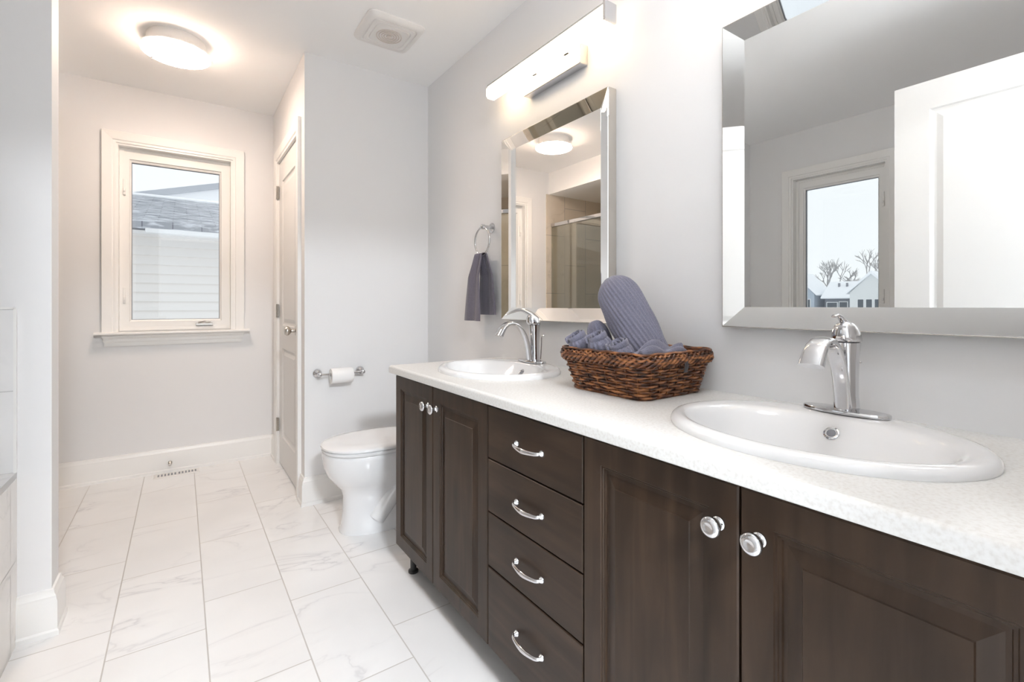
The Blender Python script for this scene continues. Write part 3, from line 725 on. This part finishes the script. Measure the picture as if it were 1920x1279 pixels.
# ------------------------------------------------------------ bar lights
def bar_light(yc, label):
    t = thing('vanity_light', label, 'wall light', (0, yc, 1.985), 'glowing bar lights over the mirrors')
    obj('canopy', bx(-0.040, -0.0005, yc-0.178, yc+0.178, 1.985, 2.060), 'chrome', t, bevel=0.002, label='polished chrome wall box')
    bm = B()
    for s_ in (-1, 1): obj('bracket', bx(-0.066, -0.038, yc+s_*0.10-0.012, yc+s_*0.10+0.012, 2.05, 2.066), 'chrome', t)
    bm = B(); y0, y1 = yc-0.366, yc+0.370
    pr = [(-0.066, 2.036), (-0.070, 2.030), (-0.104, 2.030), (-0.112, 2.040), (-0.112, 2.072), (-0.104, 2.082), (-0.066, 2.082)]
    loft(bm, [[(x, yy, z) for x, z in pr] for yy in (y0, y1)])
    obj('glowing_diffuser', bm, 'acrylic', t, label='glowing clear bubbled acrylic bar')
    obj('rail', bx(-0.108, -0.060, y0-0.002, y1, 2.0822, 2.090), 'chrome', t, bevel=0.001)
    obj('end_cap', bx(-0.114, -0.058, y0-0.010, y0-0.0005, 2.026, 2.091), 'chrome', t, bevel=0.001)
    for k in range(4): obj('screw_cap', lathe(B(), (-0.084, yc-0.26+k*0.17, 2.0895), (0, 0, 1), [(0.006, 0), (0.006, 0.005), (0.003, 0.008)], 12), 'chrome', t)
    return t
bar_light(1.479, 'glowing bar light on chrome wall box above the far mirror')
bar_light(0.385, 'glowing bar light above the near mirror, just past the top edge of the photo')

# ------------------------------------------------------------ ceiling light, exhaust fan
def ceiling_lamp(lx, ly, label, glow):
    cl = thing('ceiling_light', label, 'ceiling light', (lx, ly, H)); LC = (lx, ly, H)
    bm = B(); lathe(bm, LC, (0, 0, -1), [(0.124, 0.0), (0.126, 0.012), (0.126, 0.060), (0.123, 0.066)], 64); obj('housing', bm, 'plastic', cl, smooth=40)
    bm = B(); lathe(bm, LC, (0, 0, -1), [(0.125, 0.058), (0.148, 0.060), (0.1495, 0.064), (0.148, 0.068), (0.125, 0.069)], 64); obj('rim', bm, 'plastic', cl, smooth=40)
    bm = B(); lathe(bm, LC, (0, 0, -1), [(0.122, 0.0695), (0.146, 0.070), (0.150, 0.074), (0.146, 0.079), (0.12, 0.086), (0.07, 0.091), (0.0, 0.093)], 64); obj('glass_shade', bm, glow, cl, smooth=50, label='glowing frosted glass disc')
    for k in range(3):
        a = 0.4+k*2*pi/3; bm = B(); lathe(bm, (LC[0]+0.130*math.cos(a), LC[1]+0.130*math.sin(a), H-0.082), (0, 0, -1), [(0.006, 0), (0.006, 0.004), (0.002, 0.007)], 12); obj('screw', bm, 'nickel', cl)
ceiling_lamp(-1.283, 2.975, 'round warm glowing flush ceiling light near the far window', 'discglow')
gl = thing('added_globe_light', 'unseen white globe above the near sink, added to fill the room with light', 'ceiling light', (-0.62, 0.38, H))  # globe hung out of view, added to brighten ceiling and near walls
bm = B(); lathe(bm, (-0.62, 0.38, H), (0, 0, -1), [(0.06, 0), (0.06, 0.012), (0.012, 0.02), (0.012, 0.13), (0.04, 0.135), (0.04, 0.155)], 32); obj('mount', bm, 'nickel', gl, smooth=40)
bm = B(); lathe(bm, (-0.62, 0.38, H-0.245), (0, 0, -1), [(0.115*math.cos(t), 0.105*math.sin(t)) for t in [-pi/2+pi*i/18 for i in range(19)]], 40); obj('glass_globe', bm, 'near_fill_glow', gl, smooth=60, label='opal globe of the added fill light')
fx, fyy = -0.415, 2.278
fan = thing('exhaust_fan', 'square white exhaust fan grille on the ceiling', 'exhaust fan', (fx, fyy, H))
bm = B(); prof = [(0.142, 0), (0.142, 0.006), (0.134, 0.016), (0.120, 0.021), (0.112, 0.0215), (0.109, 0.017), (0.105, 0.017), (0.102, 0.0225), (0.090, 0.0235), (0.087, 0.019), (0.083, 0.019), (0.080, 0.024), (0.068, 0.0245)]
loft(bm, [ring((fx, fyy, H-h), (1, 0, 0), (0, 1, 0), r_, r_, 64, 9 if r_ > 0.1 else 6) for r_, h in prof]); obj('cover', bm, 'plastic', fan, smooth=35)
bm = B()
for k, r_ in enumerate((0.060, 0.048, 0.036, 0.024)): tube(bm, [(fx+r_*math.cos(2*pi*i/40), fyy+r_*math.sin(2*pi*i/40), H-0.0255) for i in range(40)], 0.0028, 8, True)
lathe(bm, (fx, fyy, H-0.024), (0, 0, -1), [(0.014, 0), (0.014, 0.004), (0.008, 0.007), (0, 0.0075)], 24)
obj('grille_rings', bm, M['mirrorside'] if False else plain('grille_beige', (0.66, 0.60, 0.56), 0.4), fan, smooth=40, label='beige concentric grille rings')

# ------------------------------------------------------------ floor register and door bumper
rx0, rx1, ry0, ry1 = -1.405, -1.165, 3.655, 3.735
reg = thing('floor_register', 'white slotted floor vent under the window', 'floor vent', ((rx0+rx1)/2, (ry0+ry1)/2, 0))
bm = B(); loft(bm, [[(rx0+i, ry0+i, z), (rx1-i, ry0+i, z), (rx1-i, ry1-i, z), (rx0+i, ry1-i, z)] for i, z in ((0, 0.0), (0, 0.002), (0.006, 0.005), (0.012, 0.005))]); obj('plate', bm, 'plastic', reg)
bm = B()
for k in range(12):
    x = rx0+0.020+k*0.0172+(0.004 if k > 5 else 0); box(bm, x, x+0.009, ry0+0.018, ry1-0.018, 0.0048, 0.0056)
obj('slots', bm, 'soffit', reg, label='dark slots')
bm = B(); lathe(bm, (-1.322, FW-0.016, 0.062), (0, -1, 0), [(0.012, 0), (0.011, 0.004), (0.006, 0.008), (0.006, 0.02), (0.010, 0.024), (0.010, 0.034), (0.006, 0.038)], 20)
tag(obj('door_stop', bm, 'nickel', smooth=40), 'small metal door stop on the baseboard under the window', 'door stop')

# ------------------------------------------------------------ toilet
TY = 2.300
tl = thing('toilet', 'white elongated toilet with closed lid between vanity and partition wall', 'toilet', (-0.38, TY, 0))
def tring(x0, x1, hw, z, n=48, egg=0.12):
    cx_, hl = (x0+x1)/2, (x1-x0)/2; out = []
    for i in range(n):
        t = 2*pi*i/n; c_, s_ = math.cos(t), math.sin(t)
        wv = hw*(1+egg*c_)*s_ if True else 0
        p = 2.3; cc = math.copysign(abs(c_)**(2/p), c_); ss = math.copysign(abs(s_)**(2/p), s_)
        out.append((cx_+hl*cc, TY+hw*(1+egg*cc*0.6)*ss, z))
    return out
bm = B()
loft(bm, [tring(-.648, -.19, .112, .0005, egg=-.05), tring(-.650, -.19, .113, .012, egg=-.05), tring(-.640, -.19, .106, .03, egg=-.05), tring(-.632, -.19, .100, .10, egg=-.02), tring(-.632, -.19, .100, .17, egg=0), tring(-.644, -.18, .108, .205, egg=.0),
          tring(-.672, -.18, .130, .235, egg=.0), tring(-.702, -.17, .155, .275, egg=.0), tring(-.718, -.16, .170, .32, egg=0), tring(-.724, -.15, .177, .365, egg=0), tring(-.724, -.15, .178, .382, egg=0), tring(-.716, -.15, .172, .388, egg=0)])
obj('bowl', bm, 'porcelain', tl, smooth=60)
bm = B(); loft(bm, [tring(-.722, -.235, .178, .3885, egg=0), tring(-.726, -.232, .181, .393, egg=0), tring(-.726, -.232, .181, .400, egg=0), tring(-.720, -.235, .176, .404, egg=0)]); obj('seat', bm, 'porcelain', tl, smooth=50)
bm = B(); loft(bm, [tring(-.724, -.225, .178, .4055, egg=0), tring(-.730, -.222, .183, .410, egg=0), tring(-.729, -.222, .182, .418, egg=0), tring(-.715, -.228, .172, .4255, egg=0), tring(-.66, -.25, .13, .430, egg=0), tring(-.55, -.35, .04, .432, egg=0)]); obj('lid', bm, 'porcelain', tl, smooth=50)
bm = B(); loft(bm, [ring((-.107, TY, z), (1, 0, 0), (0, 1, 0), a, b_, 48, 8) for a, b_, z in ((.085, .185, .40), (.093, .20, .42), (.098, .208, .56), (.100, .212, .700))]); obj('tank', bm, 'porcelain', tl, smooth=40)
bm = B(); loft(bm, [ring((-.107, TY, z), (1, 0, 0), (0, 1, 0), a, b_, 48, 8) for a, b_, z in ((.104, .217, .7005), (.104, .217, .720), (.098, .21, .730))]); obj('tank_lid', bm, 'porcelain', tl, smooth=40)
# trapway bulge on the side
bm = B()
tube(bm, smoothpath([(-.50, TY-.075, .06), (-.42, TY-.082, .16), (-.34, TY-.082, .21), (-.27, TY-.08, .16), (-.24, TY-.08, .05)], 6), 0.045, 16)
obj('trapway', bm, 'porcelain', tl, smooth=60)

# ------------------------------------------------------------ toilet paper holder
zr = 0.704; yr = PY-0.062
tp = thing('toilet_paper_holder', 'chrome toilet paper holder on the partition wall', 'toilet paper holder', (-0.54, PY, zr))
for x in (-0.656, -0.425):
    bm = B(); lathe(bm, (x, PY, zr), (0, -1, 0), [(0.024, 0), (0.024, 0.006), (0.019, 0.012), (0.009, 0.017), (0.008, 0.045), (0.011, 0.052), (0.012, 0.062), (0.010, 0.070), (0.004, 0.074)], 24)
    obj('post', bm, 'chrome', tp, smooth=40)
bm = B(); tube(bm, [(-0.652, yr, zr), (-0.429, yr, zr)], 0.006, 14); obj('bar', bm, 'chrome', tp, smooth=40)
bm = B(); A = []
for r_, x in ((0.019, -0.600), (0.040, -0.600), (0.041, -0.597), (0.041, -0.489), (0.040, -0.486), (0.019, -0.486), (0.019, -0.600)): A.append(ring((x, yr, zr-0.012), (0, 1, 0), (0, 0, 1), r_, r_, 40))
loft(bm, A, False, False)
pr_ = obj('toilet_paper_roll', bm, 'paper', smooth=35); tag(pr_, 'white toilet paper roll on the chrome holder', 'toilet paper')

# ------------------------------------------------------------ towel ring and hand towel
ry, rz, rr_, rxx = 1.984, 1.392, 0.068, -0.052
trg = thing('towel_ring', 'chrome towel ring on the wall left of the far mirror', 'towel ring', (0, ry, rz+rr_))
bm = B(); lathe(bm, (0, ry-0.012, rz+rr_), (-1, 0, 0), [(0.024, 0), (0.024, 0.006), (0.018, 0.012), (0.010, 0.017), (0.010, 0.045), (0.013, 0.050), (0.013, 0.060), (0.008, 0.065), (0.001, 0.066)], 24); obj('post', bm, 'chrome', trg, smooth=40)
bm = B(); tube(bm, [(rxx, ry+rr_*math.sin(2*pi*i/48), rz+rr_*math.cos(2*pi*i/48)) for i in range(48)], 0.0045, 12, True); obj('ring', bm, 'chrome', trg, smooth=60)
bm = B(); zb = rz-rr_
path = []          # (x, z, centre y, width, fold amplitude)
K = 26
for i in range(K+1):
    t = i/K; path.append((rxx-0.008-0.024*min(1, (1-t)*3), 1.000+(zb+0.004-1.000)*t, 2.028-0.022*t, 0.158-0.068*t**1.6, 0.010+0.004*t))
path.append((rxx-0.004, zb+0.0085, 2.004, 0.088, 0.004)); path.append((rxx+0.004, zb+0.0085, 1.998, 0.088, 0.004))
for i in range(K+1):
    t = 1-i/K; path.append((rxx+0.008+0.016*min(1, (1-t)*3), 1.030+(zb+0.004-1.030)*t, 1.972+0.022*t, 0.150-0.060*t**1.6, 0.006))
NU = 36; rings = []
for (x, z, yc, w_, am) in path:
    f, bk = [], []
    for j in range(NU+1):
        u = j/NU; y = yc-w_/2+w_*u
        wv = am*0.6*math.sin(u*pi*3.1+0.6+z*3)+0.0010*math.sin(u*NU*pi*0.9)
        f.append((x+wv-0.0028, y, z)); bk.append((x+wv+0.0028, y, z))
    rings.append(f+bk[::-1])
loft(bm, rings)
tw = obj('hand_towel', bm, 'towel_dark', smooth=60); tag(tw, 'dark grey hand towel draped through the chrome towel ring', 'towel')

# ------------------------------------------------------------ wicker basket
bk = thing('wicker_basket', 'brown woven wicker basket on the counter between the sinks', 'basket', (-0.18, 0.92, CT1))
bx0, bx1, by0, by1 = -0.305, -0.052, 0.790, 1.052
tx0, tx1, ty0, ty1 = -0.328, -0.030, 0.768, 1.078
zb0, zb1 = CT1+0.002, 0.930
def rrect(t, z, grow=0.0, rad=0.03):
    k = (z-zb0)/(zb1-zb0); X0 = bx0+(tx0-bx0)*k-grow; X1 = bx1+(tx1-bx1)*k+grow; Y0 = by0+(ty0-by0)*k-grow; Y1 = by1+(ty1-by1)*k+grow
    w_, h_ = X1-X0-2*rad, Y1-Y0-2*rad; arc = pi*rad/2; per = 2*w_+2*h_+4*arc; s_ = (t % 1.0)*per
    segs = [('l', w_), ('a', arc), ('l', h_), ('a', arc), ('l', w_), ('a', arc), ('l', h_), ('a', arc)]
    P_ = Vector((X0+rad, Y0, z)); d = Vector((1, 0, 0)); nn = Vector((0, -1, 0))
    for kd, L in segs:
        if s_ <= L+1e-9:
            if kd == 'l': return P_+d*s_, nn, d
            a = s_/rad; c_ = P_-nn*rad; n2 = nn*math.cos(a)+d*math.sin(a); return c_+n2*rad, n2, d*math.cos(a)-nn*math.sin(a)
        s_ -= L
        if kd == 'l': P_ = P_+d*L
        else:
            c_ = P_-nn*rad; nn, d = d.copy(), -nn; P_ = c_+nn*rad
    return P_, nn, d
NS = 30                                                     # stakes
bm = B()
for row in range(12):
    z = zb0+0.005+row*0.0078; K = NS*6; pts = []
    for i in range(K):
        t = i/K; p, nn, d = rrect(t, z); w_ = math.cos(t*NS*pi*1.0+(pi if row % 2 else 0)); pts.append(p+nn*(0.0038*w_)+Vector((0, 0, 0.0006*math.sin(i*1.7+row))))
    tube(bm, pts, 0.0037, 8, True)
obj('woven_side', bm, 'wicker', bk, smooth=60)
bm = B()
for k in range(NS):
    a = rrect(k/NS, zb0, 0)[0]; b_ = rrect(k/NS, zb1, 0)[0]; tube(bm, [a, b_], 0.0022, 6)
obj('stakes', bm, 'wicker', bk, smooth=60)
bm = B(); loft(bm, [[tuple(rrect(i/60, z)[0]-Vector((0, 0, 0))) for i in range(60)] for z in (zb0-0.002, zb0+0.004)]); obj('bottom', bm, 'wicker', bk)
bm = B()
for k in range(64):                                         # plaited rim: slanting overlapping withies
    t0 = k/64
    for lay, (za, zc, g0, g1) in enumerate(((zb1-0.012, zb1+0.018, 0.006, 0.007), (zb1-0.010, zb1+0.016, 0.010, 0.001))):
        sgn = 1 if lay == 0 else 1
        pts = []
        for j in range(6):
            f = j/5; p, nn, d = rrect(t0+sgn*f*0.040+lay*0.008, zb1, 0)
            zz_ = za+(zc-za)*f if lay == 0 else zc-(zc-za)*f
            pts.append(Vector((p.x, p.y, zz_))+nn*(g0+(g1-g0)*f+0.004*math.sin(f*pi)))
        if lay == 0: tube(bm, pts, [0.0028, 0.0040, 0.0044, 0.0044, 0.0040, 0.0026], 7)
        else: tube(bm, [q-Vector((0, 0, 0)) for q in pts], [0.0022, 0.0030, 0.0034, 0.0034, 0.0030, 0.0022], 7)
for g_, z_ in ((0.0, zb1+0.018), (0.004, zb1+0.021), (-0.003, zb1+0.012)):
    tube(bm, [rrect(i/120, zb1, g_)[0]+Vector((0, 0, z_-zb1+0.001*math.sin(i*0.9))) for i in range(120)], 0.0040, 7, True)
obj('braided_rim', bm, 'wicker', bk, smooth=60)
# leather tab on the side facing the near sink
bm = B()
for f in (0.0,):
    p = Vector((-0.170, ty0-0.004, zb1-0.012)); ribbon(bm, [p+Vector((0, -0.006, 0.010)), p+Vector((0, -0.009, -0.004)), p+Vector((0, -0.004, -0.020))], (1, 0, 0), [0.016, 0.016, 0.014], [0.004]*3, 12)
obj('handle_tab', bm, plain('dark_leather', (0.05, 0.045, 0.05), 0.5), bk, smooth=50, label='dark leather tab')

# ------------------------------------------------------------ towels in the basket
def rolled_towel(name, label, a, b_, rad, ribs, twist, cat='towel', bulge=0.06, spiral=True, squash=1.0, mat='towel', round0=0.25):
    """cylinder of rolled ribbed cloth from a (hidden end) to b"""
    a, b_ = Vector(a), Vector(b_); A_ = (b_-a).normalized(); U = A_.cross(Vector((0, 0, 1)));
    U = U.normalized() if U.length > 1e-3 else Vector((1, 0, 0)); V = A_.cross(U).normalized(); L = (b_-a).length
    NA = 220; rings = []
    prof = []
    for i in range(46):
        f = i/45; e = round0
        r_ = rad*(1+bulge*math.sin(f*pi))
        if f > 1-e: q = (f-(1-e))/e; r_ *= math.sqrt(max(0.0, 1-(q*0.93)**2))*0.6+0.4*(1-q**4*0.25)
        prof.append((f*L, r_))
    for h_, r_ in prof:
        rg = []
        for j in range(NA):
            t = 2*pi*j/NA; ph = t+twist*h_/L
            rib = 1+(0.030 if ribs else 0)*math.sin(ribs*ph)*min(1, r_/rad*1.2)
            lump = 1+0.03*math.sin(2*t+h_*22)+0.015*math.sin(5*t+h_*60)
            rr2 = r_*rib*lump
            rg.append(a+A_*h_+U*math.cos(t)*rr2+V*math.sin(t)*rr2*squash)
        rings.append(rg)
    bm = B()
    if not spiral:
        last = rings[-1]; c_ = sum((Vector(p) for p in last), Vector())/NA
        for k, (s_, up) in enumerate(((0.8, 0.006), (0.5, 0.010), (0.2, 0.011), (0.02, 0.011))):
            rings.append([c_+(Vector(p)-c_)*s_+A_*up*rad/0.07 for p in last])
        loft(bm, rings)
    else:
        last = rings[-1]; c_ = sum((Vector(p) for p in last), Vector())/NA
        rings.append([c_+(Vector(p)-c_)*0.90-A_*0.004 for p in last])
        rings.append([c_+(Vector(p)-c_)*0.2-A_*0.006 for p in last])
        loft(bm, rings)
    o_ = obj(name, bm, mat, smooth=70); tag(o_, label, cat)
    if spiral:                                              # the rolled layers showing at the end
        bm = B(); turns = 3.2; K = 110; th = rad*0.085
        pts = []
        for i in range(K):
            t = i/(K-1); r_ = rad*(0.10+0.80*t); an = t*turns*2*pi
            pts.append(b_+U*math.cos(an)*r_+V*math.sin(an)*r_*squash+A_*(0.001+0.004*math.sin(an*1.3)))
        rings = []
        for i, q in enumerate(pts):
            t = (pts[min(i+1, K-1)]-pts[max(i-1, 0)]).normalized(); s_ = t.cross(A_).normalized()
            rings.append(ring(q-A_*0.004, A_, s_, 0.010, th, 10, 2.4))
        loft(bm, rings); obj('rolled_edge', bm, mat, o_, smooth=60)
    return o_
# origins for top-level meshes must be registered before parts are hung on them
rolled_towel('rolled_towel', 'large grey ribbed towel roll leaning upright out of the basket', (-0.155, 0.880, 0.912), (-0.155, 1.036, 1.150), 0.062, 34, 0.75, spiral=False, bulge=0.05, round0=0.22)
rolled_towel('rolled_towel', 'small grey ribbed towel roll standing behind the curled towels at the basket left', (-0.170, 1.012, 0.845), (-0.200, 1.066, 1.022), 0.033, 16, 0.3, spiral=False, round0=0.3)
rolled_towel('rolled_towel', 'grey towel rolled with its spiral end showing at the basket left corner', (-0.230, 1.020, 0.862), (-0.302, 1.040, 0.984), 0.0345, 15, 0.2, spiral=True)
rolled_towel('rolled_towel', 'grey towel roll with spiral end showing in the middle of the basket front', (-0.238, 0.953, 0.862), (-0.300, 0.958, 0.988), 0.0345, 15, 0.2, spiral=True)
rolled_towel('rolled_towel', 'grey towel roll with spiral end tucked against the front foot of the large roll', (-0.252, 0.876, 0.862), (-0.302, 0.876, 0.972), 0.0345, 15, 0.2, spiral=True)
# loose folds of cloth drooping between the rolls
def fold_cloth(label, c_, L, W_, d, amp, ph, drop):
    bm = B(); NX, NY = 40, 22; rings = []
    d = Vector(d).normalized(); s_ = Vector((-d.y, d.x, 0)); c_ = Vector(c_)
    top, bot = [], []
    for i in range(NX+1):
        u = i/NX-0.5; r1, r2 = [], []
        for j in range(NY+1):
            v = j/NY-0.5
            z = amp*math.cos(u*9+ph+v*2)*(1-abs(v)*0.6)+0.010*math.sin(v*11+u*6+ph)-drop*(2*v)**2*0.5-0.02*(2*u)**4
            p = c_+s_*u*L+d*v*W_+Vector((0, 0, z)); p.x = min(max(p.x, -0.312), -0.05); p.y = min(max(p.y, 0.787), 1.060); r1.append(p); r2.append(p-Vector((0, 0, 0.007)))
        rings.append(r1+r2[::-1])
    loft(bm, rings); o_ = obj('folded_towel', bm, 'towel', smooth=60); tag(o_, label, 'towel')
fold_cloth('loosely folded grey towel at the right end of the basket beside the large roll', (-0.195, 0.818, 0.960), 0.058, 0.20, (-1, 0, 0), 0.015, 2.0, 0.02)

# ------------------------------------------------------------ outside: snow, next-door house, street beyond
tag(obj('snow_ground', bx(-160, 60, 4.2, 80, -3.3, -3.0), 'snow'), kind='structure')
tag(obj('snow_ground', bx(-160, -3.2, -60, 4.2, -3.3, -3.0), 'snow'), kind='structure')
HY = 7.6
nh = thing('neighbour_house', 'next-door house with white lap siding and snowy grey roof outside the window', 'house', (-1.5, HY, -3.0))
bm = B(); pr = [(0.02, -3.0)]
z = -3.0; course = 0.118
prof = []
while z < 2.02: prof += [(HY, z), (HY+0.034, z+course*0.999)]; z += course
loft(bm, [[(x, y, zz_) for y, zz_ in prof]+[(x, HY+0.2, prof[-1][1]), (x, HY+0.2, -3.0)] for x in (-6, 3)])
obj('siding', bm, 'siding', nh, label='white horizontal lap siding')
obj('fascia', bx(-6.2, 3.2, HY-0.36, HY-0.33, 1.99, 2.11), 'soffit', nh)
obj('soffit', bx(-6.2, 3.2, HY-0.34, HY+0.02, 1.99, 2.01), 'gutter', nh)
bm = bx(-1.62, 3.2, HY-0.44, HY-0.362, 1.955, 2.01); obj('gutter', bm, 'gutter', nh, bevel=0.01)
def slope(x0, x1, y0, y1, z0, z1, th):
    return loft(B(), [[(x, y0, z0), (x, y1, z1), (x, y1, z1-th), (x, y0, z0-th)] for x in (x0, x1)])
obj('roof', slope(-6.2, 3.2, HY-0.42, HY+3.0, 2.10, 3.04, 0.1), 'shingle', nh, label='grey shingle roof')
obj('roof_snow', slope(-6.2, 3.2, HY+2.75, HY+3.05, 2.99, 3.075, 0.06), 'snow', nh, label='snow lying along the roof ridge')
bm = slope(-20, 12, 0, 0.5, 0, 0.05, 0.1)
bm.free()
fh = thing('distant_roof', 'snowy roof edge rising behind the next-door house', 'house', (-2.0, 14.5, -3.0))
ya = 15.0
def pw(px, py, y):
    A_ = math.radians(35); r_ = (px-960)/885; dx = r_*math.cos(A_)+math.sin(A_); dy = math.cos(A_)-r_*math.sin(A_); t = y/dy
    return (-1.262+dx*t, y, 1.075-(py-573)/885*t)
P1, P2 = pw(150, 371, ya), pw(520, 331, ya)
bm = B(); th = 0.16
loft(bm, [[(p[0], ya, p[2]), (p[0], ya, p[2]-th), (p[0], ya+3, p[2]-th), (p[0], ya+3, p[2])] for p in (P1, P2)]); obj('roof_edge', bm, plain('pale_fascia', (0.5, 0.53, 0.58), 0.7), fh)
bm = B(); loft(bm, [[(p[0], ya+0.05, p[2]-th), (p[0], ya+0.05, -3.0), (p[0], ya+3, -3.0), (p[0], ya+3, p[2]-th)] for p in (P1, P2)]); obj('gable_wall', bm, 'snow', fh)

# street seen in the near mirror through the tub window
def house(label, x, y0, y1, zt, zr, mat, wins, gable=True):
    t = thing('street_house', label, 'house', (x, (y0+y1)/2, -3.0), 'snowy houses across the street'); ym = (y0+y1)/2
    obj('wall', bx(x-7, x, y0, y1, -3.0, zt), mat, t)
    if gable:
        bm = loft(B(), [[(xx, y0-0.5, zt), (xx, ym, zr), (xx, y1+0.5, zt), (xx, y1+0.5, zt-0.25), (xx, ym, zr-0.5), (xx, y0-0.5, zt-0.25)] for xx in (x+0.4, x-7.4)])
        obj('roof', bm, 'snow', t, label='snow covered roof')
        obj('gable', loft(B(), [[(xx, y0, zt-0.01), (xx, ym, zr-0.45), (xx, y1, zt-0.01)] for xx in (x-0.01, x-6.9)]), mat, t)
    else:
        bm = loft(B(), [[(x+0.6, yy, zt), (x-3.5, yy, zr), (x-7.6, yy, zt), (x-7.6, yy, zt-0.25), (x+0.6, yy, zt-0.25)] for yy in (y0-0.5, y1+0.5)]); obj('roof', bm, 'snow', t, label='snow covered roof')
        for yy in (y0+(y1-y0)*0.35, y0+(y1-y0)*0.65):
            bm = B(); lathe(bm, (x-2.2, yy, zt+(zr-zt)*0.65), (0, 0, 1), [(0.18, 0), (0.18, 0.7)], 10)
            obj('vent_pipe', bm, 'soffit', t)
    for wy, wz, ww, wh in wins:
        f_ = obj('window', bx(x, x+0.08, wy-ww/2-0.12, wy+ww/2+0.12, wz-0.12, wz+wh+0.12), 'gutter', t)
        obj('pane', bx(x+0.08, x+0.12, wy-ww/2, wy+ww/2, wz, wz+wh), 'glassdark', f_)
house('blue grey snow roofed house at left of the street view in the near mirror', -96, 40.0, 46.5, 3.2, 7.4, 'bluehouse', [(41.2, 0.6, 1.0, 1.6)])
house('dark grey fronted house with snowy roof in middle of the mirrored street view', -97, 34.3, 38.6, 2.6, 5.6, 'greyhouse', [(35.6, 0.3, 1.2, 1.4), (37.4, 0.6, 1.6, 1.0)], False)
house('pale fronted snow roofed house at right of the mirrored street view', -93, 27.0, 33.2, 3.3, 6.9, 'palehouse', [(29.2, 0.3, 0.8, 1.8), (30.4, 0.3, 0.8, 1.8), (31.6, 0.3, 0.8, 1.8)])
def tree(label, x, y, h, seed):
    rnd = random.Random(seed); t = thing('bare_tree', label, 'tree', (x, y, -3.0), 'bare winter trees')
    bt, bb = B(), B()
    def grow(bm, p, d, L, r_, lev):
        q = p+d*L; tube(bm, [p, (p+q)/2+Vector((rnd.uniform(-.03, .03), rnd.uniform(-.03, .03), 0))*L, q], [r_, r_*0.8, r_*0.6], 5)
        if lev == 0: return
        for k in range(3):
            nd = (d+Vector((rnd.uniform(-.55, .55), rnd.uniform(-.75, .75), rnd.uniform(-.05, .35)))).normalized()
            grow(bb, q-d*L*rnd.uniform(0, .35), nd, L*rnd.uniform(.55, .75), r_*0.66, lev-1)
    grow(bt, Vector((x, y, -3.0)), Vector((0, 0, 1)), h*0.40, h*0.020, 5)
    obj('trunk', bt, 'hazed_bark', t, weld=False); obj('branches', bb, 'hazed_bark', t, weld=False)
tree('slim bare tree between the blue grey and dark grey houses', -112, 43.8, 14.5, 3)
tree('wide bare tree behind the pale house', -112, 36.2, 15, 5)

# unseen bedroom fill light, added to brighten the room through the doorway
for hx, hy, lab in ((-1.1, -1.5, 'round fill light added in the bedroom, unseen straight behind the camera'),):
    hl = thing('added_bedroom_light', lab, 'ceiling light', (hx, hy, H))
    bm = B(); lathe(bm, (hx, hy, H), (0, 0, -1), [(0.19, 0), (0.19, 0.03)], 48); obj('housing', bm, 'plastic', hl, smooth=40)
    bm = B(); lathe(bm, (hx, hy, H), (0, 0, -1), [(0.20, 0.0302), (0.20, 0.05), (0.15, 0.08), (0.0, 0.095)], 48); obj('glass_shade', bm, 'bedroom_fill_glow', hl, smooth=50)
